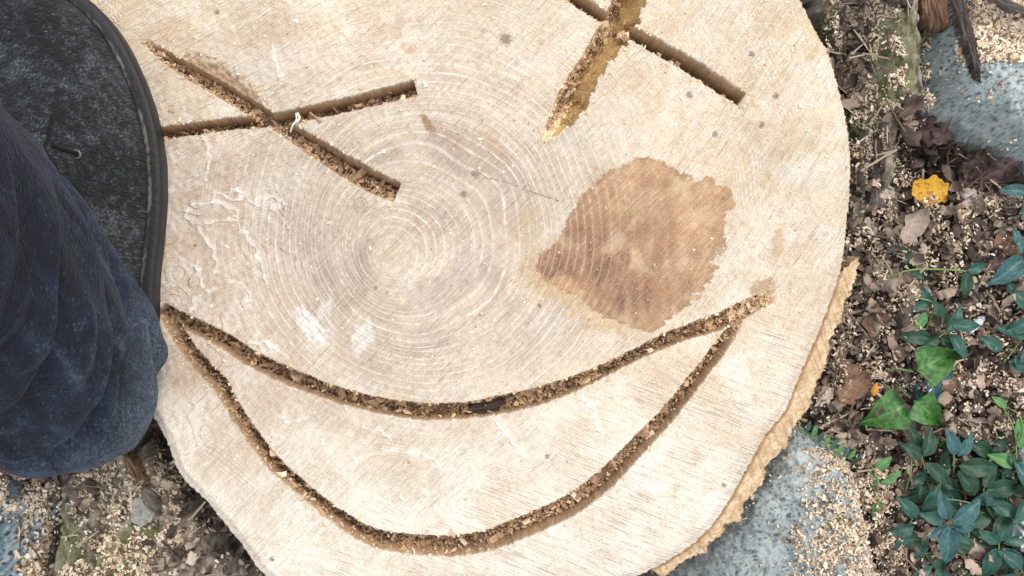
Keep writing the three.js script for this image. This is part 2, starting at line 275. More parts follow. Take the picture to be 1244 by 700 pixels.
{
  var faceMap, faceBump;
  const n = 2048, c = new Uint8Array(n * n * 4), b = new Uint8Array(n * n * 4);
  const enc = new Uint8Array(4097); for (let i = 0; i <= 4096; i++) { const v = i / 4096; enc[i] = Math.round(255 * (v <= .0031308 ? 12.92 * v : 1.055 * Math.pow(v, 1 / 2.4) - .055)); }
  const jx0 = 150, jx1 = 1050;
  for (let j = 0; j < n; j++) for (let i = 0; i < n; i++) {
    const x = FX0 + (i + .5) / n * FW, y = FY0 + (j + .5) / n * FH, k = (j * n + i) * 4;
    let q; const out = (x < 150 || y < -14 || y > 716);
    if (out && ((i & 3) || (j & 3))) { const kk = ((j & ~3) * n + (i & ~3)) * 4; for (let m = 0; m < 4; m++) { c[k + m] = c[kk + m]; b[k + m] = b[kk + m]; } continue; }
    q = woodColour(x, y);
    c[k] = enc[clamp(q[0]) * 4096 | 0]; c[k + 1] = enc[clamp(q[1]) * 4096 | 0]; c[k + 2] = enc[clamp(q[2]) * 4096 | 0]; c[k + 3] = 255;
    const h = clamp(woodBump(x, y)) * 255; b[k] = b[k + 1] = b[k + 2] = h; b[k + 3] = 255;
  }
  const mk = (d, srgb) => { const t = new THREE.DataTexture(d, n, n); t.magFilter = THREE.LinearFilter; t.minFilter = THREE.LinearFilter; if (srgb) t.colorSpace = THREE.SRGBColorSpace; t.needsUpdate = true; return t; };
  faceMap = mk(c, true); faceBump = mk(b, false);
}
const faceMat = new THREE.MeshStandardMaterial({ map: faceMap, bumpMap: faceBump, bumpScale: .0026, roughness: .82, color: new THREE.Color(.9, .9, .9) });
function faceH(x, y) {
  const flakes = .0005 * sm(500, 300, x) * fbm(x * .02, y * .02, 3);
  return TOP + .0012 * fbm(x * .004, y * .004, 2) + .00035 * N2(x * .08, y * .08) + flakes - kerfDepth(x, y) - .004 * sm(14, 0, outSDF(x, y));
}
{
  const xs = [...range(-112, 180, 8), ...range(184, 1046, 1.05)], ys = [...range(-288, -20, 8), ...range(-14, 716, 1.05), ...range(724, 764, 8)];
  const g = field(xs, ys, (x, y) => { const d = outSDF(x, y) + .9 * N2(x * .12, y * .12); if (d < -4) return null; return d > 0 ? faceH(x, y) : TOP - .004 - .03 * clamp(-d / 2); });
  const p = g.attributes.position, uv = g.attributes.uv;
  for (let i = 0; i < p.count; i++) uv.setXY(i, (gx(p.getX(i)) - FX0) / FW, (gz(p.getZ(i)) - FY0) / FH);
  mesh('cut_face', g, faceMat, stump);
}
// bark wall under the rim
function ring(P, off) { const n = P.length, q = []; for (let i = 0; i < n; i++) { const a = P[(i + n - 1) % n], b = P[(i + 1) % n], dx = b[0] - a[0], dy = b[1] - a[1], L = Math.hypot(dx, dy) || 1; q.push([P[i][0] - dy / L * off * -1 * -1, P[i][1] + dx / L * off]); } return q; }
{
  const P = []; const dense = smoothPoly(OUT, 5); const area = dense.reduce((s, p, i) => { const q = dense[(i + 1) % dense.length]; return s + p[0] * q[1] - q[0] * p[1]; }, 0); const sg = area > 0 ? -1 : 1;
  const rows = 34, pos = [], col = [], idx = [], n = dense.length;
  for (let r = 0; r < rows; r++) {
    const f = r / (rows - 1), y = lerp(TOP - .006, -.06, f);
    const rg = ring(dense, sg * (1 + 46 * Math.pow(f, 1.5)));
    for (let i = 0; i < n; i++) {
      const s = i * .35, ridge = Math.abs(N2(s * .5, f * 1.2)) * 9 + 4 * N2(s * 1.6, f * 5) + 2 * N2(s * 4, f * 20);
      const b = rg[i], a = dense[i], dx = b[0] - a[0], dy = b[1] - a[1], L = Math.hypot(dx, dy) || 1, k = (ridge - 2) * sm(0, .12, f) / L;
      pos.push((b[0] + dx * k - 622) * S, y, (b[1] + dy * k - 350) * S);
      const v = .5 + .5 * N2(s, f * 9), m = sm(.1, .6, N2b(s * .1, f * 3));
      col.push(...mix3(mix3([.035, .028, .022], [.13, .11, .09], v), [.05, .07, .02], m * .6));
    }
  }
  for (let r = 0; r < rows - 1; r++) for (let i = 0; i < n; i++) { const j = (i + 1) % n, a = r * n + i, b = r * n + j; if (sg < 0) idx.push(a, b, a + n, b, b + n, a + n); else idx.push(a, a + n, b, b, a + n, b + n); }
  const g = new THREE.BufferGeometry(); g.setAttribute('position', new THREE.Float32BufferAttribute(pos, 3)); g.setAttribute('color', new THREE.Float32BufferAttribute(col, 3)); g.setIndex(idx); g.computeVertexNormals();
  mesh('bark', g, new THREE.MeshStandardMaterial({ vertexColors: true, roughness: .95 }), stump);
}
// tan inner bark showing along the lower right
{
  const IB = [[1024, 330], [1038, 320], [1058, 311], [1056, 338], [1046, 359], [1037, 368], [1036, 389], [1020, 416], [1022, 430], [1012, 460], [1006, 469], [998, 502], [974, 524], [970, 550], [940, 574], [941, 597], [914, 617], [911, 645], [886, 646], [886, 660], [868, 667], [865, 683], [838, 687], [812, 712], [795, 702], [780, 688], [810, 670], [856, 640], [878, 614], [912, 552], [930, 522], [954, 492], [968, 456], [992, 402], [1008, 364]];
  const sd = polySDF(IB);
  const g = field(range(770, 1060, 1.3), range(306, 716, 1.3), (x, y) => {
    const d = sd(x, y) + 2.6 * N2(x * .1, y * .1) + 1.6 * N2b(x * .3, y * .3); if (d < -3.2) return null;
    const e = outSDF(x, y), base = TOP - .006 - .00045 * clamp(-e, 0, 60) + .0016 * fbm(x * .04, y * .04, 3) + .0007 * N2(x * .2, y * .2);
    return d > 0 ? base : base - .02 * clamp(-d / 1.6);
  }, (x, y, h) => {
    let c = mix3([224, 200, 166], [200, 168, 130], clamp(.5 + .9 * fbm(x * .04, y * .04, 4))); c = mix3(c, [172, 138, 104], .6 * sm(.1, .6, streakA(x, y, 1.05, .12, .015))); c = mix3(c, [226, 206, 176], .5 * sm(.3, .8, N2(x * .2, y * .2)));
    c = mix3(c, [150, 110, 74], .7 * sm(5, 0, Math.abs(outSDF(x, y) + 3))); c = mix3(c, [120, 88, 60], .6 * sm(.6, .85, N2b(x * .25, y * .25)));
    return lin(...c);
  });
  mesh('inner_bark', g, new THREE.MeshStandardMaterial({ vertexColors: true, roughness: .85, bumpMap: roughGrain, bumpScale: .0004 }), stump);
}

// ---------------------------------------------------------------- ground and what stands in it: heights
const gk = kAt(TOP - .085), plan = (v, c, k) => c + (v - c) * k, unplan = (v, c, k) => c + (v - c) / k;
function groundH(X, Y) {
  const x = unplan(X, 622, gk), y = unplan(Y, 350, gk);
  let h = TOP - .085;
  h += .010 * fbm(x * .006 + 3, y * .006, 3) + .005 * N2(x * .03, y * .03) + .002 * N2b(x * .09, y * .09);
  const w = (a, b, rx, ry, d) => d * Math.exp(-(((x - a) / rx) ** 2 + ((y - b) / ry) ** 2));
  h += w(1120, 190, 60, 50, -.022) + w(1150, 560, 90, 110, -.01) + w(1080, 330, 40, 70, .018) + w(285, 610, 40, 30, -.03) + w(150, 640, 120, 90, .01) + w(30, 640, 60, 80, .0);
  return h;
}
const ROCKS = {
  boulder: { P: [[1122, 52], [1121, 84], [1128, 112], [1150, 139], [1182, 158], [1235, 190], [1300, 215], [1420, 190], [1480, 60], [1440, -90], [1290, -160], [1180, -130], [1140, -40], [1136, 20]], yb: .02, edge: 70, top: (x, y) => Math.min(.112 + .00004 * (x - 1120) - .00005 * (y - 60), .104 + .00030 * ((x - 1130) * .5 - (y - 120) * .86) + .00002 * x * .0) , nz: .004 },
  slab: { P: [[962, 500], [990, 522], [1022, 540], [1046, 558], [1058, 590], [1068, 630], [1080, 690], [1084, 760], [980, 800], [830, 790], [770, 740], [800, 700], [850, 660], [900, 600], [930, 550]], yb: .03, edge: 40, top: (x, y) => .108 + .00006 * (x - 960) - .00003 * (y - 600) - .00028 * Math.max(0, 985 - x - (y - 620) * .35) * .25, nz: .008 },
  corner: { P: [[-60, 585], [10, 596], [56, 606], [66, 630], [56, 655], [42, 690], [36, 740], [-70, 760]], yb: .02, edge: 26, top: (x, y) => .086 + .0001 * (30 - x) * .3, nz: .004 },
};
for (const k in ROCKS) { const r = ROCKS[k]; r.sdf = gridSDF(smoothPoly(r.P, 3), 2.5); r.k = kAt(.106); r.h = (X, Y) => { const x = unplan(X, 622, r.k), y = unplan(Y, 350, r.k), d = r.sdf(x, y) + 3 * fbm(x * .03 + 2, y * .03, 3) + 1.0 * N2(x * .15, y * .15); if (d < -2) return null; const t = clamp((d + 2) / r.edge), top = r.top(x, y) + r.nz * fbm(x * .014, y * .014 + 5, 4) + .0012 * N2b(x * .09, y * .09) + .0005 * N2(x * .25, y * .25); return lerp(r.yb, top, Math.pow(1 - (1 - t) ** 2.4, .72)); }; }
const FLARES = {
  upper: { P: [[985, -60], [990, 20], [1010, 62], [1026, 112], [1036, 160], [1038, 240], [1040, 275], [1062, 262], [1082, 235], [1096, 180], [1114, 150], [1128, 120], [1122, 60], [1120, 10], [1120, -60], [1050, -120]], yb: .05, edge: 16,
    top: (x, y) => { const s = x - (1078 + 8 * Math.sin(y * .03)); let h = .106 + .016 * Math.exp(-((s / 24) ** 2)) - .018 * Math.exp(-(((x - 1036) / 16) ** 2 + ((y - 80) / 55) ** 2)); h -= .00012 * Math.max(0, y - 120); const cr = Math.abs(x - (1062 + 4 * N2(y * .04, 2))); h -= y > 140 ? .010 * Math.exp(-((cr / 5) ** 2)) : 0; return h; } },
  lower: { P: [[62, 590], [110, 560], [180, 520], [212, 570], [246, 608], [286, 655], [330, 712], [330, 770], [40, 770], [52, 690], [62, 650]], yb: .03, edge: 14,
    top: (x, y) => { const s = (x - 150) * .8 + (y - 640) * .35; let h = .094 + .014 * Math.exp(-((s / 55) ** 2)); const q = (x - 235) * .80 - (y - 590) * .6; h -= .030 * Math.exp(-((q / 22) ** 2)) * sm(720, 620, y) + .012 * Math.exp(-((q / 30) ** 2)); h -= .010 * Math.exp(-(((x - 128 - (y - 620) * -.25) / 6) ** 2)) * sm(585, 640, y); return h; } },
};
for (const k in FLARES) { const r = FLARES[k]; r.sdf = gridSDF(smoothPoly(r.P, 3), 2.5); r.k = kAt(.102); r.h = (X, Y) => { const x = unplan(X, 622, r.k), y = unplan(Y, 350, r.k), d = r.sdf(x, y) + 4 * fbm(x * .04, y * .04, 3); if (d < -2) return null; const t = clamp((d + 2) / r.edge), top = r.top(x, y) + .004 * fbm(x * .03, y * .02, 4) + .002 * Math.abs(N2(x * .09, y * .035)) + .0008 * N2b(x * .2, y * .2); return lerp(r.yb, top, Math.pow(1 - (1 - t) ** 2, .6)); }; }
function surf(x, y) { let h = groundH(x, y), s = 'ground'; for (const k in ROCKS) { const v = ROCKS[k].h(x, y); if (v !== null && v > h) { h = v; s = k; } } for (const k in FLARES) { const v = FLARES[k].h(x, y); if (v !== null && v > h) { h = v; s = k; } } return { h, s }; }
function onSurf(px, py) { let y = .07, s; for (let i = 0; i < 5; i++) { s = surf(gx(toX(px, y)), gz(toZ(py, y))); y = lerp(y, s.h, .8); } return { x: toX(px, y), z: toZ(py, y), y: s.h, s: s.s }; }

{ // ground sheet, fine near the stump and coarse out to the trees
  const far = (a, b, st, n, sgn) => { const r = []; for (let i = n; i >= 1; i--) r.push(a + sgn * (b + st * (Math.pow(1.35, i) - 1) * 3)); return sgn < 0 ? r : r.reverse(); };
  const xs = [...far(-900, 0, 30, 19, -1), ...range(-900, -206, 9), ...range(-200, 1450, 5), ...range(1459, 2200, 9), ...far(2200, 0, 30, 19, 1)], ys = [...far(-900, 0, 30, 19, -1), ...range(-900, -256, 9), ...range(-250, 950, 5), ...range(959, 1600, 9), ...far(1600, 0, 30, 19, 1)];
  const g = field(xs, ys, groundH, (x, y) => { const n = fbm(x * .02, y * .02, 4), m = N2(x * .15, y * .15); let c = mix3([52, 42, 36], [100, 82, 68], clamp(.5 + .6 * n)); c = mix3(c, [40, 32, 28], .5 * sm(.1, .7, m)); return lin(...c); });
  const m = mesh('ground', g, new THREE.MeshStandardMaterial({ vertexColors: true, roughness: 1, bumpMap: roughGrain, bumpScale: .003 })); m.userData.kind = 'structure'; m.userData.label = 'brown leaf-strewn woodland soil around the stump';
}
const fbm3 = (x, y, z, o) => { let a = 1, t = 0, n = 0; for (let i = 0; i < o; i++) { t += a * N3(x, y, z); n += a; a *= .5; x *= 2.03; y *= 2.03; z *= 2.03; } return t / n; };
const blues = (x, y, h = .1) => { const z = h / S; const n = fbm3(x * .02, y * .02, z * .02, 4), m = fbm3(x * .09 + 4, y * .09, z * .09, 3); let c = mix3([138, 150, 151], [182, 191, 189], clamp(.5 + .7 * n)); c = mix3(c, [200, 208, 205], .6 * sm(.25, .6, m)); c = mix3(c, [66, 76, 84], .85 * sm(.45, .7, N3(x * .11 + 8, y * .15, z * .13))); c = mix3(c, [86, 98, 104], .5 * sm(.3, .8, N3(x * .3, y * .3, z * .3))); return c; };
const rockMat = new THREE.MeshStandardMaterial({ vertexColors: true, roughness: .9, bumpMap: roughGrain, bumpScale: .0022 });
function rockMesh(name, key, label, x0, x1, y0, y1, st, colour) { const k = ROCKS[key].k, st2 = st * .75, g = field(range(plan(x0, 622, k), plan(x1, 622, k), st2), range(plan(y0, 350, k), plan(y1, 350, k), st2), ROCKS[key].h, (x, y, h) => lin(...colour(unplan(x, 622, k), unplan(y, 350, k), h)), 8); return tag(mesh(name, g, rockMat), label, 'rock'); }
rockMesh('rock', 'boulder', 'large blue-grey boulder beside the yellow leaf, partly under sawdust', 1100, 1500, -180, 230, 2.2, (x, y, h) => { let c = blues(x, y, h); return mix3(c, [96, 104, 104], .4 * sm(20, 0, ROCKS.boulder.sdf(x, y))); });
rockMesh('rock', 'slab', 'grey lichen-spotted rock below the tan inner bark, heaped with sawdust', 750, 1100, 480, 810, 2.2, (x, y, h) => { let c = blues(x, y, h); c = mix3(c, [104, 110, 110], .7 * sm(20, -40, (x - 940) + (y - 600) * .45)); c = mix3(c, [188, 194, 192], .8 * sm(1.3, .5, Math.hypot((x - 985) / 34, (y - 570) / 26) + .6 * fbm(x * .05, y * .05, 3))); c = mix3(c, [176, 182, 186], .7 * sm(1.2, .6, Math.hypot((x - 940) / 18, (y - 678) / 14) + .5 * fbm(x * .06, y * .06, 3))); return c; });
rockMesh('rock', 'corner', 'blue-grey streaked rock under the trouser hem, at the mossy root', -80, 80, 570, 770, 1.8, (x, y) => { let c = mix3([104, 120, 130], [164, 176, 182], clamp(.5 + .8 * streakA(x, y, -.75, .14, .025))); c = mix3(c, [44, 52, 60], .8 * sm(.45, .7, N2(x * .07, y * .09))); return c; });
function flareColour(moss) { return (X, Y) => { const k = kAt(.102), x = unplan(X, 622, k), y = unplan(Y, 350, k); let c = mix3([112, 102, 90], [176, 166, 150], clamp(.5 + .8 * fbm(x * .05, y * .04, 4))); c = mix3(c, [58, 48, 42], .8 * sm(.2, .6, N2(x * .06 + 30, y * .03))); c = mix3(c, [166, 160, 146], .5 * sm(.3, .7, N2b(x * .12, y * .12))); for (const [mx, my, rx, ry] of moss) { const q = Math.hypot((x - mx) / rx, (y - my) / ry) + .7 * fbm(x * .06, y * .06, 3); c = mix3(c, mix3([84, 92, 48], [124, 130, 88], .5 + .5 * N2(x * .3, y * .3)), .5 * sm(1.3, .6, q)); } return lin(...c); }; }
const mossA = [[1085, 70, 26, 50], [1080, 120, 24, 26], [1010, 36, 14, 22], [1040, 145, 20, 18]], mossB = [[80, 660, 26, 40], [150, 680, 40, 34], [175, 648, 20, 20]];
const flareMat = new THREE.MeshStandardMaterial({ vertexColors: true, roughness: .98, bumpMap: roughGrain, bumpScale: .0016 });
mesh('root_flare', field(range(985, 1190, 1.8), range(-180, 310, 1.8), FLARES.upper.h, flareColour(mossA), 8), flareMat, stump).userData.label = 'mossy root flare beside the boulder';
mesh('root_flare', field(range(-40, 330, 1.8), range(515, 815, 1.8), FLARES.lower.h, flareColour(mossB), 8), flareMat, stump).userData.label = 'mossy broken root flare below the trouser hem';

// ---------------------------------------------------------------- chips, litter (nobody could count them)
function flake(seed, t = .22, w = .5) { const r = rng(seed), g = new THREE.BoxGeometry(1, t, w, 2, 1, 1), p = g.attributes.position, jit = {}; for (let i = 0; i < p.count; i++) { const k = [p.getX(i), p.getY(i), p.getZ(i)].map(v => v.toFixed(2)).join(); jit[k] ??= [(r() - .5) * .3, (r() - .5) * .14, (r() - .5) * .28]; const j = jit[k], b = p.getX(i); p.setXYZ(i, b + j[0], p.getY(i) + j[1] + .25 * b * b, p.getZ(i) + j[2]); } const h = g.toNonIndexed(); h.computeVertexNormals(); return h; }
const flakes = [flake(1), flake(2, .14, .65), flake(3, .2, .3), flake(4, .3, .55)];
const chipMat = new THREE.MeshStandardMaterial({ roughness: .85 });
function scatter(name, list, geo, mat, parent = scene) { // list: {x,y,z,s,c,tilt}
  const m = new THREE.InstancedMesh(geo, mat, list.length), o = new THREE.Object3D(), c = new THREE.Color();
  list.forEach((q, i) => { o.position.set(q.x, q.y, q.z); o.rotation.set((R() - .5) * q.tilt, R() * 6.283, (R() - .5) * q.tilt, 'YXZ'); o.scale.set(q.s * (.7 + .7 * R()), q.s * (.8 + .5 * R()), q.s * (.7 + .6 * R())); o.updateMatrix(); m.setMatrixAt(i, o.matrix); c.setRGB(...q.c); m.setColorAt(i, c); });
  m.name = parent === scene ? numbered(name) : name; m.userData.kind = 'stuff'; return add(m, parent);
}
function split(list, n) { const out = Array.from({ length: n }, () => []); list.forEach(q => out[(R() * n) | 0].push(q)); return out; }
const chipColour = () => { if (R() < .18) return lin(...mix3([140, 116, 96], [84, 70, 60], R())); const v = R(); let c = v < .5 ? mix3([234, 219, 196], [212, 190, 160], R()) : v < .8 ? mix3([202, 176, 146], [164, 138, 112], R()) : mix3([246, 238, 224], [230, 214, 190], R()); return lin(...c); };
function chipField(zones, label) { // zones: [x0,y0,x1,y1,count,size,fn]
  const list = []; for (const [x0, y0, x1, y1, n, s, ok] of zones) for (let i = 0; i < n; i++) { const px = lerp(x0, x1, R()), py = lerp(y0, y1, R()); if (ok && R() > ok(px, py)) continue; const q = onSurf(px, py); if (outSDF(gx(q.x), gz(q.z)) > -2) continue; list.push({ x: q.x, y: q.y + s * S * .3 + (q.s === 'ground' ? .002 + .011 * R() : .0015 * R()), z: q.z, s: s * S * (.5 + 1.1 * R() * R()) * 1.6, c: chipColour(), tilt: 1.1 }); }
  split(list, 3).forEach((l, i) => { const m = scatter('sawdust_chips', l, flakes[i], chipMat); m.userData.label = label; m.userData.category = 'sawdust'; m.userData.group = label; });
}
const blob = (x, y, rx, ry) => (px, py) => sm(1.25, .7, Math.hypot((px - x) / rx, (py - y) / ry) + .35 * fbm(px * .03, py * .03, 3));
const patchy = k => (px, py) => clamp(k + 1.5 * fbm(px * .022 + 7, py * .022, 3));
const darkHollow = (px, py) => 1 - .9 * sm(1.2, .7, Math.hypot((px - 1158) / 70, (py - 190) / 46));
chipField([[1000, -10, 1130, 260, 10500, 2.3, (x, y) => patchy(.5)(x, y) * darkHollow(x, y)], [1005, 240, 1260, 480, 11000, 2.4, (x, y) => patchy(.40)(x, y) * darkHollow(x, y)], [960, 440, 1260, 710, 6500, 2.4, patchy(.16)], [1180, 460, 1260, 530, 900, 3.0, patchy(.6)]], 'pale sawdust chips over the leaf litter right of the stump');
chipField([[1160, -20, 1260, 75, 7200, 3.3, (x, y) => sm(-6, 8, (76 - 5 * Math.sin(x * .1) - 6 * N2(x * .05, 3)) - y) * sm(-4, 10, x - (1172 - y * .2 + 6 * N2(y * .06, 1)))], [1115, 20, 1260, 215, 380, 2.6, patchy(.3)]], 'thick sawdust heaped on the blue-grey boulder');
chipField([[950, 560, 1095, 710, 9500, 2.5, (x, y) => (.5 + .9 * fbm(x * .03, y * .03, 3)) * sm(-40, 60, (x - 985) + (y - 640) * .35 + 40 * fbm(x * .02, y * .02, 3)) * sm(1096 + (y - 600) * .22, 1066 + (y - 600) * .2, x)], [900, 520, 1060, 700, 500, 2.6, patchy(.25)]], 'sawdust heaped on the lichen-spotted rock');
chipField([[30, 560, 220, 710, 6400, 2.8, (x, y) => clamp(.55 + .9 * fbm(x * .02 + 3, y * .02 + 2, 3)) * (1 - .75 * sm(1.2, .6, Math.hypot((x - 82) / 26, (y - 655) / 36)))], [190, 540, 330, 710, 1300, 3.2, patchy(.22)], [-5, 570, 60, 620, 700, 3.4, patchy(.35)], [20, 640, 60, 710, 500, 4, patchy(.4)], [0, 600, 40, 640, 150, 2.5, blob(14, 625, 16, 12)]], 'sawdust chips over the mossy root below the trouser hem');

{ // pale torn fibres standing at the crossing of the left X
  const T = (pts, r) => { const g = new THREE.TubeGeometry(new THREE.CatmullRomCurve3(pts.map(([x, y, l]) => new THREE.Vector3((x - 622) * S, TOP + l * S, (y - 350) * S))), 14, r * S, 6); mesh('torn_fibre', g, new THREE.MeshStandardMaterial({ color: new THREE.Color(...lin(244, 234, 216)), roughness: .8 }), stump); };
  T([[360, 138, 2], [361, 147, 5], [357, 153, 6], [353, 160, 1]], 1.1); T([[362, 138, 2], [365, 145, 6], [361, 149, 3]], 1.5);
}
// chips lying in the saw cuts (part of the stump's face)
{
  const list = [];
  KERFS.forEach((k, ki) => {
    const P = k.pts; for (let i = 0; i < P.length - 1; i++) {
      const a = P[i], b = P[i + 1], L = Math.hypot(b[0] - a[0], b[1] - a[1]), n = k.shallow ? 0 : Math.round(L * a[2] * .26);
      for (let q = 0; q < n; q++) {
        const t = R(), side = lerp(k.chips[0], ki === 5 && i < P.length * .55 ? .98 : k.chips[1], R()) * .96, w = lerp(a[2], b[2], t) / 2, nx = -(b[1] - a[1]) / L, ny = (b[0] - a[0]) / L;
        const x = lerp(a[0], b[0], t) + nx * side * w, y = lerp(a[1], b[1], t) + ny * side * w;
        const dep = kerfDepth(x, y); if (dep < .0015 || (N2(i * .11, ki * 5) < -.1 && R() < (ki < 4 ? .65 : .45))) continue;
        const s = S * (1.1 + .5 * N2b(i * .17, ki * 3)) * (R() < .04 ? 6 + 4 * R() : 2.0 + 3.4 * R() * R()), v = R();
        const c = v < .5 ? mix3([208, 174, 138], [164, 130, 100], R()) : v < .94 ? mix3([226, 200, 164], [196, 162, 126], R()) : [240, 226, 202].slice();
        if (x > 860 && ki === 4) { for (let z = 0; z < 3; z++) c[z] = lerp(c[z], [226, 198, 160][z], .6); }
        list.push({ x: (x - 622) * S, y: faceH(x, y) + s * .2 + R() * .006 * clamp(dep / .012), z: (y - 350) * S, s, c: lin(...c), tilt: 2.2 });
      }
    }
  });
  split(list, 4).forEach((l, i) => scatter('saw_cut_chips', l, flakes[i], chipMat, stump));
}
{ // fine dust and crumbs sprinkled over the face
  const list = []; for (let i = 0; i < 4200; i++) { const x = lerp(195, 1035, R()), y = lerp(-5, 705, R()); if (outSDF(x, y) < 3 || kerfDepth(x, y) > .0003 || (STAIN(x, y) > 0 && R() < .75)) continue; const d = .25 + .75 * sm(.0, .6, fbm(x * .01, y * .01, 3)) + .8 * sm(240, 60, y); if (R() > d * .7) continue; const big = R() < .05; const s = S * (big ? 3 + 3 * R() : 1 + 1.3 * R()); list.push({ x: (x - 622) * S, y: faceH(x, y) + s * .12, z: (y - 350) * S, s, c: R() < .9 ? lin(...mix3([250, 240, 222], [228, 206, 172], R())) : lin(...mix3([196, 160, 120], [160, 124, 92], R())), tilt: .5 }); }
  // crumbs thrown out along the cut edges
  KERFS.forEach(k => { const P = k.pts; for (const a of P) for (let q = 0; q < 3; q++) { const an = R() * 6.28, r = a[2] * .5 + R() * R() * 14, x = a[0] + Math.cos(an) * r, y = a[1] + Math.sin(an) * r; if (x < 190 || kerfDepth(x, y) > .0003) continue; const s = S * (1.4 + 2.6 * R()); list.push({ x: (x - 622) * S, y: faceH(x, y) + s * .15, z: (y - 350) * S, s, c: lin(...mix3([242, 226, 198], [206, 172, 132], R())), tilt: .7 }); } });
  for (let i = 0; i < 240; i++) { const t = R(), x = lerp(688, 662, t) + (R() - .5) * 22 * (1 - .6 * t), y = lerp(118, 172, t); const s = S * (1.6 + 2.4 * R()); list.push({ x: (x - 622) * S, y: faceH(x, y) + s * .25, z: (y - 350) * S, s, c: lin(...mix3([248, 234, 204], [222, 196, 150], R())), tilt: 1.4 }); }
  const m = scatter('sawdust', list, flakes[1], chipMat); m.userData.label = 'fine pale sawdust sprinkled over the cut face'; m.userData.category = 'sawdust';
}
// leaf shapes
function leafGeo(outline, nu, nv, shape) { // outline(t)= half width 0..1 along length; shape(x along 0..1, v -1..1) -> height
  const pos = [], uv = [], idx = [];
  for (let j = 0; j <= nv; j++) for (let i = 0; i <= nu; i++) { const t = j / nv, v = i / nu * 2 - 1, w = outline(t, v); pos.push(v * w, shape(t, v), t); uv.push(i / nu, t); }
  for (let j = 0; j < nv; j++) for (let i = 0; i < nu; i++) { const a = j * (nu + 1) + i, b = a + 1, c = a + nu + 1, d = c + 1; idx.push(a, c, b, b, c, d); }
  const g = new THREE.BufferGeometry(); g.setAttribute('position', new THREE.Float32BufferAttribute(pos, 3)); g.setAttribute('uv', new THREE.Float32BufferAttribute(uv, 2)); g.setIndex(idx); g.computeVertexNormals(); return g;
}
const oval = (w, p = 1) => t => w * Math.pow(Math.sin(Math.PI * Math.pow(clamp(t, 0.0005, .9995), p)), .85);
const deadGeos = [0, 1, 2, 3, 4, 5].map(k => leafGeo((t, v) => oval(.26 + .04 * (k % 4), .7 + .12 * k)(t) * (1 + .45 * N2(t * 4 + k * 9, Math.sign(v) * 3) + .2 * N2b(t * 11 + k, Math.sign(v) * 7)) + .008, 4, 10, (t, v) => (.16 + .07 * k) * v * v * (k % 2 ? 1 : -.7) * Math.cos(t * 2 + k) + .3 * (t - .4) * (t - .4) * (k % 3 - .6) + .07 * N2(v * 1.5 + k, t * 5)));
const deadMat = new THREE.MeshStandardMaterial({ roughness: .85, side: THREE.DoubleSide });
{
  const lists = [[], [], [], [], [], []], put = (px, py, s, pal) => { const q = onSurf(px, py); if (outSDF(gx(q.x), gz(q.z)) > -8) return; if (q.s === 'boulder' || q.s === 'slab' || q.s === 'corner') return; lists[(R() * 6) | 0].push({ x: q.x, y: q.y + .002 + .008 * R() * R(), z: q.z, s: s * S, c: (f => lin(...mix3(pal[0], pal[1], R())).map(v => v * f))(.6 + 1.15 * R()), tilt: 2.2 }); };
  const brown = [[120, 104, 92], [168, 150, 134]], dark = [[70, 58, 52], [112, 96, 88]], grey = [[134, 122, 110], [178, 164, 148]];
  for (let i = 0; i < 2300; i++) { const v = R(); put(lerp(985, 1290, R()), lerp(225, 730, R()), 11 + 24 * R() * (.4 + .6 * R()), v < .5 ? brown : v < .8 ? dark : grey); }
  for (let i = 0; i < 1500; i++) put(lerp(985, 1280, R()), lerp(225, 725, R()), 5 + 8 * R(), R() < .5 ? brown : grey);
  for (let i = 0; i < 210; i++) put(1158 + (R() - .5) * 150, 185 + (R() - .5) * 100, 18 + 26 * R(), dark);
  for (let i = 0; i < 60; i++) put(lerp(1005, 1048, R()), lerp(0, 130, R()), 10 + 16 * R(), R() < .5 ? dark : brown);
  for (let i = 0; i < 190; i++) put(lerp(190, 330, R()), lerp(530, 720, R()), 8 + 16 * R(), R() < .65 ? dark : grey);
  for (let i = 0; i < 110; i++) put(lerp(-20, 110, R()), lerp(560, 620, R()), 12 + 18 * R(), R() < .6 ? brown : dark);
  for (let i = 0; i < 9000; i++) { const px = lerp(-900, 2100, R()), py = lerp(-900, 1600, R()); if (px > -25 && px < 1290 && py > -25 && py < 725) continue; const v = R(); put(px, py, 18 + 34 * R() * R(), v < .5 ? brown : v < .75 ? dark : grey); }
  lists.forEach((l, i) => { const m = scatter('dead_leaf_litter', l, deadGeos[i], deadMat); m.userData.label = 'brown crumpled leaf litter on the woodland floor'; m.userData.category = 'leaf litter'; m.userData.group = 'dead leaf litter'; });
}
{ // stalks, needles and splinters in the litter
  const g = new THREE.CylinderGeometry(.028, .04, 1, 5, 3), p = g.attributes.position; for (let i = 0; i < p.count; i++) { const y = p.getY(i); p.setX(i, p.getX(i) + .12 * y * y + .03 * Math.sin(y * 9)); } g.rotateZ(Math.PI / 2); g.computeVertexNormals();
  const list = [], put = (n, x0, x1, y0, y1) => { for (let i = 0; i < n; i++) { const q = onSurf(lerp(x0, x1, R()), lerp(y0, y1, R())); if (outSDF(gx(q.x), gz(q.z)) > -6 || q.s === 'boulder' || q.s === 'slab') continue; list.push({ x: q.x, y: q.y + .006 + .006 * R(), z: q.z, s: S * (14 + 34 * R() * R()), c: lin(...(R() < .5 ? mix3([70, 56, 48], [120, 100, 84], R()) : mix3([150, 134, 116], [206, 190, 166], R()))), tilt: .5 }); } };
  put(260, 990, 1260, 225, 710); put(70, 1000, 1125, 0, 250); put(60, 1105, 1215, 130, 235); put(70, 10, 320, 560, 710);
  const m = scatter('litter_stalks', list, g, chipMat); m.userData.label = 'thin dry stalks and splinters strewn in the leaf litter'; m.userData.category = 'leaf litter';
}
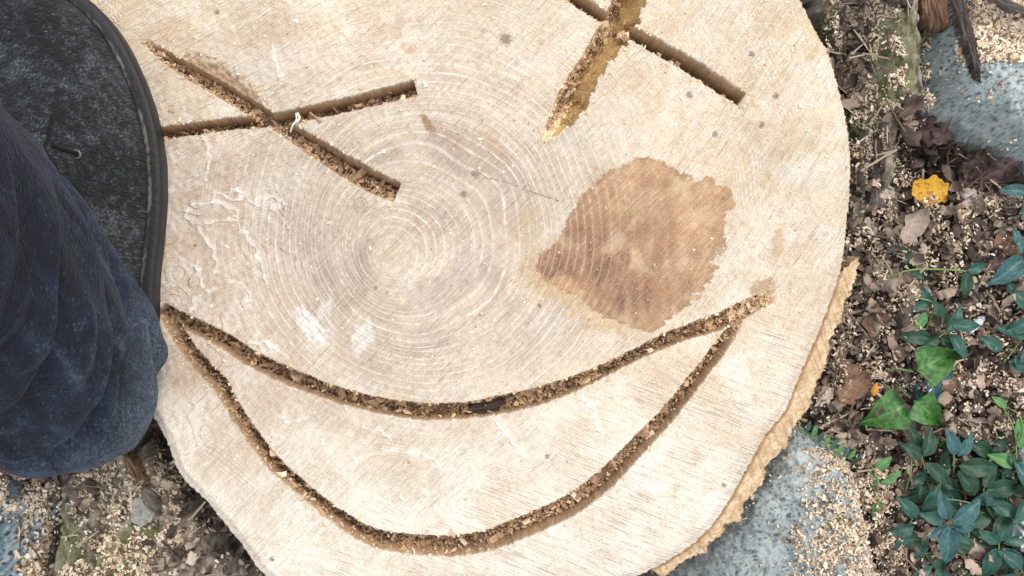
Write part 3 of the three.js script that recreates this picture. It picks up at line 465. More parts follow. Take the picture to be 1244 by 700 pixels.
{ // chips caught on the edge of the lichen-spotted rock
  const list = []; const r = ROCKS.slab; for (let i = 0; i < 9000 && list.length < 1500; i++) { const x = lerp(1000, 1180, R()), y = lerp(560, 800, R()), d = r.sdf(unplan(x, 622, r.k), unplan(y, 350, r.k)); if (d < -3 || d > 30) continue; const h = r.h(x, y); if (h === null || h < groundH(x, y)) continue; list.push({ x: (x - 622) * S, y: h + .0006, z: (y - 350) * S, s: S * (2 + 4 * R() * R()), c: chipColour(), tilt: 1.8 }); }
  const m = scatter('sawdust_chips', list, flakes[0], chipMat); m.userData.label = 'sawdust heaped on the lichen-spotted rock'; m.userData.category = 'sawdust'; m.userData.group = 'sawdust heaped on the lichen-spotted rock';
}
{ // moss tufts
  const g = new THREE.ConeGeometry(.18, 1, 4, 1), list = [];
  for (const [mx, my, rx, ry] of [...mossA, ...mossB]) for (let i = 0; i < 640; i++) { const a = R() * 6.28, r = Math.sqrt(R()) * 1.05, px = mx + Math.cos(a) * rx * r, py = my + Math.sin(a) * ry * r; if (fbm(px * .05, py * .05, 2) < .02 - .4 * R()) continue; const q = onSurf(px, py); list.push({ x: q.x, y: q.y + .0004, z: q.z, s: S * (2.5 + 2.8 * R()), c: lin(...mix3([86, 96, 46], [138, 142, 96], R())), tilt: 1.6 }); }
  const m = scatter('moss', list, g, new THREE.MeshStandardMaterial({ roughness: 1 })); m.userData.label = 'short green moss tufts on the root flares'; m.userData.category = 'moss';
}
// ---------------------------------------------------------------- twigs, bark pieces
function tube(pts, r, seg = 14, rad = 6) { return new THREE.TubeGeometry(new THREE.CatmullRomCurve3(pts), seg, r, rad); }
const twigMat = new THREE.MeshStandardMaterial({ color: new THREE.Color(.045, .036, .03), roughness: .95 });
const greyTwigMat = new THREE.MeshStandardMaterial({ color: new THREE.Color(.15, .125, .105), roughness: .95 });
function twig(label, pts, r, mat) { const v = pts.map(([px, py, lift = 2]) => { const q = onSurf(px, py); return new THREE.Vector3(q.x, q.y + lift * S, q.z); }); const o = v[0].clone(), g = tube(v.map(p => p.clone().sub(o)), r * S, 16, 6); const p = g.attributes.position; for (let i = 0; i < p.count; i++) { const n = .25 * r * S * N3(p.getX(i) * 900, p.getY(i) * 900, p.getZ(i) * 900); p.setX(i, p.getX(i) + n); p.setZ(i, p.getZ(i) - n); } const m = tag(mesh('twig', g, mat), label, 'twig'); m.position.copy(o); return m; }
twig('dark forked twig poking out from the stump rim below the yellow leaf', [[1033, 234, 10], [1052, 243, 10], [1076, 250, 6]], 2.6, twigMat);
twig('short dark twig lying across the mossy hollow at the upper rim', [[1027, 66, 14], [1046, 62, 12], [1062, 47, 10]], 1.6, twigMat);
twig('thin dark twig pointing up from the mossy hollow by the rim', [[1026, 30, 14], [1034, 42, 12], [1042, 52, 8]], 1.6, twigMat);
twig('upright dark stalk in the mossy hollow nearest the cut face', [[1019, 48, 16], [1021, 62, 12], [1023, 78, 8]], 1.4, twigMat);
twig('pale grey twig lying in litter below the yellow leaf', [[1098, 288, 6], [1120, 284, 8], [1143, 285, 6]], 2.0, greyTwigMat);
twig('thick grey stick among the large bright green leaves', [[1120, 500, 8], [1140, 512, 8], [1168, 528, 8], [1190, 545, 5]], 4.5, greyTwigMat);
twig('dark stick beside the white scrap in the litter', [[1165, 392, 8], [1195, 380, 8], [1215, 368, 5]], 2.2, twigMat);
const plateMats = { dark: new THREE.MeshStandardMaterial({ vertexColors: true, roughness: .95 }) };
function barkPiece(label, P, lift, thick, pal, dir = 0, base) { // a splinter of bark: ridged plate with its own thickness
  const cx = P.reduce((s, p) => s + p[0], 0) / P.length, cy = P.reduce((s, p) => s + p[1], 0) / P.length; const q0 = base ? { x: toX(cx, base), y: base, z: toZ(cy, base) } : onSurf(cx, cy), k = kAt(q0.y), sd = polySDF(smoothPoly(P, 2));
  const xs = P.map(p => p[0]), ys = P.map(p => p[1]);
  const colour = (x, y) => { const s = streakA(x, y, dir, .35, .03); return lin(...mix3(pal[0], pal[1], clamp(.5 + .6 * s + .2 * N2(x * .3, y * .3)))); };
  const g = field(range(Math.min(...xs) - 3, Math.max(...xs) + 3, 1), range(Math.min(...ys) - 3, Math.max(...ys) + 3, 1), (x, y) => { const d = sd(x, y) + 1.2 * N2(x * .2, y * .2); if (d < -1.2) return null; return (d > 0 ? thick * Math.pow(clamp(d / 5), .4) + .0012 * streakA(x, y, dir, .3, .03) : -thick * .8) + .0; }, colour);
  const p = g.attributes.position; for (let i = 0; i < p.count; i++) { p.setX(i, (p.getX(i) - (cx - 622) * S) * k); p.setZ(i, (p.getZ(i) - (cy - 350) * S) * k); }
  g.computeVertexNormals(); const m = tag(mesh('bark_piece', g, plateMats.dark), label, 'bark piece'); m.position.set(q0.x, q0.y + lift, q0.z); return m;
}
const darkPal = [[38, 32, 30], [104, 94, 88]], greyPal = [[78, 70, 66], [138, 128, 120]], brownPal = [[84, 62, 50], [150, 118, 94]];
barkPiece('long dark pointed bark splinter lying on the blue-grey boulder', [[1152, -12], [1160, 2], [1172, 40], [1180, 72], [1182, 104], [1177, 100], [1166, 72], [1158, 54], [1150, 30], [1146, 0]], .010, .004, darkPal, 1.35);
barkPiece('dark bark strip over the sawdust in the upper right corner', [[1188, -10], [1210, 2], [1238, 14], [1262, 20], [1262, 34], [1238, 26], [1206, 13], [1186, 2]], .009, .003, [[60, 54, 52], [116, 108, 102]], .4);
barkPiece('curled brown bark scrap above the boulder edge', [[1120, -10], [1146, -10], [1145, 16], [1150, 34], [1132, 42], [1118, 36], [1112, 10]], .002, .004, brownPal, 1.4);
barkPiece('black bark scrap on the root at the top edge', [[1072, -12], [1104, -12], [1106, 10], [1098, 14], [1090, 6], [1074, 6]], .003, .003, darkPal, .2);
barkPiece('long grey bark strip running down the root under the mossy flare', [[1062, 152], [1074, 150], [1074, 184], [1072, 218], [1064, 246], [1056, 250], [1059, 210], [1063, 180]], .002, .003, greyPal, 1.6);
barkPiece('ridged grey-brown bark strip just below the trouser hem', [[76, 574], [98, 570], [92, 586], [80, 604], [66, 622], [54, 624], [60, 604]], .003, .004, greyPal, 2.2);
barkPiece('brown bark block in the gap beside the stump', [[154, 552], [164, 548], [176, 572], [182, 584], [170, 588], [160, 572]], .004, .005, brownPal, 1.1);
barkPiece('grey bark slab standing in the dark gap left of the stump', [[176, 590], [186, 588], [198, 612], [196, 622], [184, 614]], .006, .006, greyPal, .9);
barkPiece('dark bark flake wedged in the middle of the upper smile line', [[570, 492], [580, 484], [600, 482], [612, 486], [604, 498], [586, 504], [572, 503]], 0, .002, [[48, 38, 32], [92, 74, 62]], -.2, TOP - .010);
barkPiece('brown wrinkled bark fragment right of the white scrap', [[1086, 360], [1096, 352], [1104, 372], [1104, 392], [1094, 400], [1088, 384]], .004, .003, [[62, 54, 50], [110, 98, 90]], 1.4);
barkPiece('white scrap of stripped wood in the litter', [[1170, 398], [1180, 388], [1190, 384], [1190, 390], [1180, 400], [1172, 406]], .008, .002, [[200, 202, 206], [232, 234, 238]], -.7);
barkPiece('pale square flake of wood near the yellow leaf', [[1052, 226], [1082, 228], [1088, 246], [1066, 248], [1054, 242]], .003, .002, [[160, 152, 142], [208, 200, 190]], .2);
barkPiece('pale grey papery flake to the right of the yellow leaf', [[1166, 234], [1182, 230], [1184, 254], [1172, 256]], .004, .0015, [[160, 150, 146], [196, 188, 184]], .2);

// stones
function stone(label, px, py, r, seed) { const g = new THREE.IcosahedronGeometry(1, 12), p = g.attributes.position, v = new THREE.Vector3(); for (let i = 0; i < p.count; i++) { v.fromBufferAttribute(p, i); const n = 1 + .28 * N3(v.x * 1.3 + seed, v.y * 1.3, v.z * 1.3) + .12 * N3(v.x * 4 + seed, v.y * 4, v.z * 4) + .05 * N3(v.x * 11, v.y * 11, v.z * 11 + seed); p.setXYZ(i, v.x * n * r[0] * S, v.y * n * r[1] * S, v.z * n * r[2] * S); } g.computeVertexNormals(); const q = onSurf(px, py), m = tag(mesh('stone', g, new THREE.MeshStandardMaterial({ color: new THREE.Color(.62, .63, .65), roughness: .9, bumpMap: roughGrain, bumpScale: .001 })), label, 'stone'); m.position.set(q.x, q.y + r[1] * S * .5, q.z); return m; }
stone('white stone at the right edge, the one higher beside the thin shoots', 1240, 538, [15, 20, 24], 3);
stone('white stone at the right edge, below a three-leaved periwinkle tip', 1234, 638, [19, 22, 26], 11);
stone('small white pebble among periwinkle leaves near the rock', 1159, 658, [6, 5, 7], 21);

// ---------------------------------------------------------------- single leaves
function leafTex(a, b, vein, seed, spots) { const w = 64, h = 128, d = new Uint8Array(w * h * 4); for (let j = 0; j < h; j++) for (let i = 0; i < w; i++) { const u = i / w - .5, t = j / h; let c = mix3(a, b, clamp(.5 + .5 * N2(u * 6 + seed, t * 6) + .2 * N2(u * 30, t * 30 + seed))); const side = Math.abs(((t * 7 - Math.abs(u) * 5) % 1 + 1) % 1 - .5); c = mix3(c, vein, .18 * sm(.12, 0, side)); c = mix3(c, vein, .5 * sm(.035, .012, Math.abs(u))); if (spots) c = mix3(c, spots, .8 * sm(.3, .7, N2(u * 4 + seed, t * 3.5))); const k = (j * w + i) * 4; d[k] = c[0]; d[k + 1] = c[1]; d[k + 2] = c[2]; d[k + 3] = 255; } const t = new THREE.DataTexture(d, w, h); t.colorSpace = THREE.SRGBColorSpace; t.magFilter = THREE.LinearFilter; t.minFilter = THREE.LinearFilter; t.needsUpdate = true; return t; }
const matLeaf = (map, rough = .45) => new THREE.MeshPhysicalMaterial({ map, roughness: rough, side: THREE.DoubleSide, transmission: .0 });
const vincaMats = [matLeaf(leafTex([34, 72, 62], [52, 98, 86], [76, 118, 98], 1), .45), matLeaf(leafTex([38, 74, 76], [66, 110, 112], [92, 130, 122], 2), .42), matLeaf(leafTex([28, 58, 44], [42, 80, 56], [70, 108, 76], 3), .5), matLeaf(leafTex([70, 120, 66], [98, 146, 88], [132, 166, 110], 4), .45)];
const ivyMat = matLeaf(leafTex([44, 92, 38], [84, 132, 62], [130, 162, 104], 5, [60, 74, 40]), .42);
const yellowMat = matLeaf(leafTex([190, 138, 20], [212, 164, 34], [206, 162, 50], 6, [150, 92, 28]), .6);
const vincaGeos = [0, 1, 2].map(k => leafGeo(oval(.2 + .03 * k, .85), 6, 10, (t, v) => .14 * Math.abs(v) * oval(1, .85)(t) * (.6 + .3 * k) - .25 * t * t * (.4 + .4 * k) + .02 * Math.sin(t * 12 + v * 3 + k)));
const deadPalMats = { brown: matLeaf(leafTex([112, 84, 66], [150, 118, 96], [174, 146, 122], 7), .8), plum: matLeaf(leafTex([78, 58, 58], [116, 90, 88], [140, 116, 112], 8), .75), grey: matLeaf(leafTex([150, 134, 122], [180, 164, 150], [200, 186, 172], 9), .85), orange: matLeaf(leafTex([176, 112, 40], [206, 146, 66], [222, 176, 110], 10), .7) };
function placeLeaf(m, px, py, angle, len, lift, pitch = 0, roll = 0, parentPos) { // angle in photo plane: 0 = right, 90 = up
  const q = onSurf(px, py), k = kAt(q.y + lift * S); m.position.set(q.x, q.y + lift * S, q.z); if (parentPos) m.position.sub(parentPos);
  m.rotation.set(-pitch, (angle + 90) * Math.PI / 180, roll, 'YXZ'); m.scale.setScalar(len * S * k); return m;
}
function singleLeaf(name, label, cat, geo, mat, px, py, angle, len, lift, pitch, roll) { const m = tag(mesh(name, geo, mat), label, cat); placeLeaf(m, px, py, angle, len, lift, pitch, roll); return m; }
// yellow leaf: broad, squarish, torn tip
const mapleish = leafGeo((t, v) => Math.max(.03, .46 * Math.pow(Math.sin(Math.PI * clamp(t * .86 + .06)), .4) * (1 - .3 * Math.abs(Math.sin(t * 5.2 + (v > 0 ? .2 : 1.0))) + .12 * N2(t * 5, Math.sign(v) * 4))), 8, 24, (t, v) => .05 * v * v * (v > 0 ? 1.6 : .5) - .06 * t * t);
singleLeaf('fallen_leaf', 'bright yellow fallen leaf with brown spots', 'leaf', mapleish, yellowMat, 1093, 234, -4, 44, 44, .02, .05);
const big = leafGeo((t, v) => .46 * Math.pow(Math.sin(Math.PI * Math.pow(clamp(t, .001, .999), .5)), .75) * Math.pow(1 - t * .98, .3) * (1 + .05 * Math.sin(t * 14)), 8, 14, (t, v) => .20 * Math.abs(v) - .28 * t * t + .05 * Math.sin(t * 7 + v * 3));
function stemmed(label, px, py, ang, len, lift, pitch, roll, stemPts, geo = big, mat = ivyMat) { const q = onSurf(px, py), g = thing('green_leaf', label, 'leaf', [q.x, q.y, q.z]), o = g.position; const l = mesh('blade', geo, mat, g); placeLeaf(l, px, py, ang, len, lift, pitch, roll, o); const v = stemPts.map(([x, y, h]) => { const s = onSurf(x, y); return new THREE.Vector3(s.x, s.y + h * S, s.z).sub(o); }); mesh('stem', tube(v, 1.1 * S, 16, 5), greenStem, g); return g; }
const greenStem = new THREE.MeshStandardMaterial({ color: new THREE.Color(...lin(118, 146, 84)), roughness: .6 });
stemmed('large bright green pointed leaf, topmost of the three, by the white scrap', 1098, 446, 24, 58, 44, .1, -.1, [[1066, 462, 6], [1078, 446, 24], [1096, 449, 40]]);
stemmed('bright green pointed leaf nearest the tan inner bark, tip to the left', 1084, 490, 202, 58, 40, .05, .15, [[1066, 462, 14], [1076, 474, 26], [1083, 488, 34]]);
stemmed('green leaf hanging tip-down between the two bright pointed leaves', 1096, 482, -42, 48, 42, .0, .1, [[1078, 462, 14], [1084, 470, 26], [1094, 480, 36]]);
const narrow = leafGeo(oval(.16, .9), 6, 10, (t, v) => .22 * Math.abs(v) - .2 * t * t);
stemmed('narrow folded green leaf above the periwinkle cluster', 1128, 534, 6, 42, 30, .1, .3, [[1116, 520, 20], [1122, 530, 26], [1129, 534, 30]], narrow);
const dl = (label, px, py, ang, len, mat, gi, lift = 10) => singleLeaf('fallen_leaf', label, 'leaf', deadGeos[gi], deadPalMats[mat], px, py, ang, len, lift + 12, .1, .1);
dl('pale grey-brown curled leaf pointing up below the yellow leaf', 1086, 296, 60, 48, 'grey', 2, 12);
dl('large plum-brown leaf lying under the boulder edge', 1150, 205, -20, 62, 'plum', 1, 16);
dl('dark plum leaf tucked in the hollow left of the boulder edge', 1104, 164, -10, 46, 'plum', 0, 16);
dl('dull brown leaf in the hollow right of the yellow leaf', 1180, 222, 30, 56, 'plum', 3, 16);
dl('big brown dead leaf behind the bright pointed leaf', 1012, 486, 50, 50, 'brown', 2, 8);
dl('orange-tan dead leaf between the bright green leaves', 1050, 478, 80, 18, 'orange', 0, 26);
dl('tan dead leaf against the inner bark, below its notch', 1038, 392, 10, 52, 'brown', 1, 10);
dl('brown dead leaf with a curled rim below the tan notch', 1020, 440, -60, 46, 'brown', 3, 10);
dl('greyish dead leaf showing through the periwinkle at lower right', 1168, 668, 40, 40, 'grey', 0, 10);
dl('plum-grey leaf lying on periwinkle near the bottom', 1160, 650, -30, 40, 'plum', 2, 12);
dl('pale brown dead leaf beside the upper periwinkle stem', 1130, 470, 20, 46, 'brown', 0, 8);
dl('dull dead leaf near the top periwinkle tip', 1200, 285, -40, 44, 'brown', 1, 8);
dl('folded plum leaf by the right-hand periwinkle stem', 1180, 330, 20, 40, 'plum', 3, 8);

// ---------------------------------------------------------------- periwinkle sprigs: stem with leaves in the photo's directions
function sprig(label, stemPts, leaves, name = 'periwinkle_sprig', stemR = 1.2) { // leaves: [px, py, angle, length, lift, matIndex, geo]
  const q = onSurf(stemPts[0][0], stemPts[0][1]), g = thing(name, label, 'plant', [q.x, q.y, q.z], name === 'periwinkle_sprig' ? 'periwinkle trailing through the litter' : undefined), o = g.position;
  const v = stemPts.map(([x, y, h]) => { const s = onSurf(x, y); return new THREE.Vector3(s.x, s.y + h * S, s.z).sub(o); });
  mesh('stem', tube(v, stemR * S, 20, 5), greenStem, g);
  for (const [px, py, a, len, lift, mi = 0, gi = (R() * 3) | 0] of leaves) { const l = mesh('leaf', vincaGeos[gi], vincaMats[mi], g); placeLeaf(l, px, py, a, len, lift, .12 + .3 * (R() - .3), .5 * (R() - .5), o); }
  return g;
}
sprig('periwinkle tip in the right corner under the boulder', [[1262, 262, 10], [1244, 250, 26], [1232, 236, 36]], [[1232, 236, 175, 34, 38, 1], [1232, 240, -100, 40, 36, 1], [1236, 230, 110, 30, 40, 1], [1236, 236, 20, 36, 40, 0]]);
sprig('periwinkle with three long leaves at the right edge above the middle', [[1252, 380, 8], [1244, 340, 20], [1228, 312, 36]], [[1226, 310, 108, 34, 36, 1], [1228, 312, 28, 42, 40, 1], [1226, 314, -142, 52, 38, 1], [1240, 345, -40, 30, 24, 0]]);
sprig('periwinkle runner ending in a drooping leaf pair below the yellow leaf', [[1060, 345, 10], [1090, 330, 26], [1130, 328, 38], [1160, 330, 34]], [[1160, 330, 20, 26, 36, 0], [1160, 330, -92, 34, 34, 2], [1096, 318, 95, 22, 18, 2], [1098, 330, -30, 20, 24, 2]]);
sprig('periwinkle with round leaves arching over the litter beside the bark fragment', [[1084, 360, 10], [1105, 362, 28], [1122, 370, 34], [1118, 400, 20]], [[1116, 364, -150, 30, 34, 0], [1120, 372, 120, 28, 30, 0], [1116, 378, -120, 30, 26, 3], [1090, 300, -80, 24, 20, 2]]);
sprig('dark periwinkle rosette just above the topmost bright green leaf', [[1118, 430, 6], [1124, 416, 20], [1138, 402, 30]], [[1120, 408, 180, 40, 30, 2], [1128, 408, -150, 28, 34, 2], [1136, 402, 60, 36, 38, 0], [1140, 404, -60, 36, 36, 0], [1142, 396, 5, 34, 38, 0], [1130, 410, -20, 30, 34, 2], [1138, 392, 125, 36, 30, 2]]);
sprig('bluish leaf pair under the topmost bright green leaf', [[1132, 440, 14], [1124, 448, 20], [1118, 455, 24]], [[1118, 440, -30, 38, 28, 1, 2], [1116, 450, -70, 40, 24, 1], [1104, 464, -70, 24, 18, 1]]);
sprig('periwinkle spray against the right edge, level with the white scrap', [[1256, 470, 6], [1240, 420, 20], [1236, 382, 34]], [[1238, 378, 130, 46, 38, 0], [1238, 386, -148, 36, 36, 0, 2], [1240, 386, -40, 40, 36, 1], [1238, 404, 170, 42, 34, 0, 2], [1240, 414, -120, 32, 32, 0], [1242, 420, -60, 36, 30, 1, 2], [1244, 372, 60, 30, 40, 1]]);
sprig('slender periwinkle shoot with one oval leaf below the right-hand spray', [[1190, 470, 4], [1212, 440, 16], [1232, 408, 26]], [[1206, 424, 150, 34, 28, 0], [1214, 438, -20, 30, 24, 0, 2], [1222, 430, -60, 30, 26, 0]]);
sprig('pale green young shoot beside the upper white stone', [[1236, 592, 4], [1226, 560, 20], [1218, 520, 34], [1206, 492, 30]], [[1208, 492, 140, 22, 34, 3], [1222, 526, 95, 22, 36, 3], [1224, 540, 80, 26, 32, 3, 2], [1226, 556, -60, 28, 30, 3], [1222, 560, 160, 34, 28, 3, 2]]);
sprig('blue-green periwinkle tip leaning over the lower white stone', [[1262, 620, 6], [1248, 600, 24], [1230, 590, 42]], [[1230, 588, 110, 40, 46, 1], [1232, 590, 30, 40, 48, 1, 2], [1230, 594, -120, 42, 44, 0], [1234, 594, -30, 44, 46, 1], [1222, 566, 120, 24, 34, 2]]);
sprig('large blue periwinkle rosette in the middle of the lower cluster', [[1140, 660, 4], [1136, 640, 26], [1132, 628, 46]], [[1132, 628, -94, 46, 52, 1, 2], [1130, 628, -148, 28, 50, 1], [1136, 624, 40, 44, 54, 1, 2], [1136, 628, 4, 34, 52, 1], [1128, 622, 165, 34, 52, 0], [1130, 620, 110, 34, 54, 1], [1138, 632, -40, 30, 50, 0]]);
sprig('periwinkle stem with dark leaves at the left side of the lower cluster', [[1082, 668, 4], [1092, 640, 20], [1104, 612, 36]], [[1098, 632, 200, 34, 34, 0, 2], [1100, 622, 130, 34, 38, 0], [1106, 612, 60, 38, 42, 0], [1102, 618, 10, 32, 40, 2], [1094, 640, -130, 28, 30, 0], [1110, 606, 110, 30, 40, 2]]);
sprig('tall dark periwinkle rising in the upper left of the lower cluster', [[1128, 620, 6], [1116, 580, 30], [1104, 548, 44]], [[1104, 548, 150, 34, 46, 2], [1106, 548, 70, 36, 46, 2], [1108, 556, -40, 40, 44, 2], [1112, 566, -140, 36, 40, 0], [1114, 572, -20, 42, 40, 2], [1100, 540, 110, 30, 44, 2]]);
sprig('dark upright periwinkle pair with a purple-tinged leaf above the lower cluster', [[1150, 600, 6], [1148, 568, 28], [1142, 546, 44]], [[1142, 546, 108, 34, 48, 1], [1146, 548, 60, 34, 46, 1], [1148, 560, 0, 46, 42, 2, 2], [1148, 566, -50, 40, 40, 2], [1140, 560, -150, 36, 40, 2]]);
sprig('dense dark periwinkle leaves right of the lower cluster centre', [[1190, 640, 4], [1184, 610, 26], [1178, 586, 42]], [[1178, 586, 70, 36, 44, 2], [1180, 588, 10, 42, 44, 2, 2], [1178, 592, -60, 40, 42, 2], [1174, 588, 150, 40, 42, 2], [1186, 604, -20, 38, 40, 0], [1172, 596, -120, 36, 40, 2]]);
sprig('periwinkle star of five leaves near the bottom right', [[1204, 690, 4], [1202, 668, 26], [1196, 650, 42]], [[1196, 650, 150, 36, 46, 0], [1196, 648, 80, 38, 48, 0, 2], [1200, 650, 20, 40, 46, 0], [1198, 656, -40, 40, 46, 1], [1192, 656, -110, 40, 44, 0], [1200, 656, -80, 36, 42, 2]]);
sprig('low dark periwinkle filling the gap left of the five-leaved star', [[1176, 700, 4], [1170, 676, 18], [1166, 634, 28]], [[1166, 634, 130, 36, 30, 2], [1168, 634, 40, 38, 30, 2, 2], [1168, 640, -30, 36, 28, 2], [1170, 660, 170, 34, 26, 2], [1172, 676, -20, 34, 24, 0], [1170, 680, -140, 34, 22, 2]]);
sprig('dark periwinkle stems behind the lower white stone', [[1216, 640, 4], [1214, 616, 20], [1210, 590, 32]], [[1210, 590, 100, 36, 34, 2], [1212, 592, 20, 36, 34, 2, 2], [1208, 596, 190, 38, 32, 0], [1214, 612, -50, 36, 28, 2], [1212, 616, -130, 36, 28, 2]]);
sprig('shaded periwinkle under the tall stem at the cluster top', [[1150, 580, 4], [1136, 572, 16], [1120, 590, 24]], [[1120, 590, 200, 36, 26, 2], [1122, 592, -110, 34, 26, 2], [1134, 574, 80, 36, 22, 2], [1136, 580, -60, 36, 22, 0, 2], [1148, 584, 10, 36, 20, 2]]);
sprig('shaded periwinkle between the upper white stone and the dense dark leaves', [[1206, 590, 4], [1204, 566, 18], [1192, 548, 26]], [[1192, 548, 150, 36, 28, 2], [1194, 546, 60, 34, 28, 2, 2], [1198, 556, -10, 38, 26, 2], [1204, 570, -70, 36, 22, 0], [1200, 568, 200, 36, 22, 2]]);
sprig('periwinkle pair under the blue rosette, pointing to the rock', [[1140, 676, 4], [1126, 660, 14], [1112, 648, 20]], [[1112, 648, 190, 32, 22, 2], [1114, 650, -110, 30, 22, 0], [1126, 662, -70, 32, 18, 2]]);
sprig('periwinkle leaves in the bottom right corner', [[1250, 720, 4], [1236, 700, 26], [1222, 680, 40]], [[1222, 680, 140, 34, 44, 0], [1224, 682, 30, 42, 44, 1], [1222, 688, -60, 40, 42, 0], [1216, 688, -150, 40, 40, 1], [1238, 672, 70, 34, 42, 0], [1240, 690, -10, 34, 40, 2]]);
sprig('periwinkle shoot running off the bottom edge', [[1150, 716, 4], [1132, 690, 16], [1112, 662, 24]], [[1128, 684, -60, 34, 26, 0, 2], [1124, 682, -150, 30, 24, 0], [1112, 664, 120, 26, 26, 3], [1142, 700, -10, 30, 22, 0]]);
sprig('small shoot of bright leaves between the rock and the cluster', [[1062, 610, 4], [1060, 596, 16], [1058, 574, 22], [1050, 560, 20]], [[1056, 566, 40, 24, 24, 3], [1062, 584, 36, 30, 24, 3], [1058, 588, 120, 24, 22, 3], [1062, 596, -110, 28, 22, 3]]);
{ // low compound-leaved herb against the tan bark
  const lv = []; for (let i = 0; i < 9; i++) { const t = i / 8, px = 976 + 58 * t, py = 524 + 34 * t + 5 * Math.sin(t * 3); lv.push([px, py, 70 - 20 * t, 15 + 4 * R(), 12, i % 2 ? 3 : 0, 0], [px + 2, py + 2, -110 + 20 * t, 17 + 4 * R(), 12, i % 3 ? 0 : 3, 0]); }
  const h = sprig('low feathery herb with small paired leaflets creeping over the rock top', [[970, 522, 6], [992, 534, 10], [1014, 548, 10], [1038, 560, 8]], lv, 'small_herb', .7);
}
stone('pale grey weathered lump on the mossy root, left of the stump', 174, 620, [14, 8, 17], 33).material.color.setRGB(.36, .35, .32);
{ // bare green stems looping through the cluster
  const loops = [['thin arching green stem left of the periwinkle rosette', [[1090, 592, 30], [1092, 560, 44], [1091, 530, 40]]], ['looped pale stem over the dark leaves', [[1126, 574, 46], [1122, 586, 54], [1128, 596, 54], [1142, 598, 52], [1166, 604, 46]]], ['thin green stem curving beside the upper white stone', [[1198, 486, 20], [1222, 500, 34], [1228, 520, 34], [1216, 550, 24]]]];
  for (const [label, pts] of loops) { const v = pts.map(([x, y, h]) => { const s = onSurf(x, y); return new THREE.Vector3(s.x, s.y + h * S, s.z); }); const o = v[0].clone(), m = tag(mesh('bare_stem', tube(v.map(p => p.clone().sub(o)), 1.0 * S, 18, 5), greenStem), label, 'plant stem'); m.position.copy(o); }
}

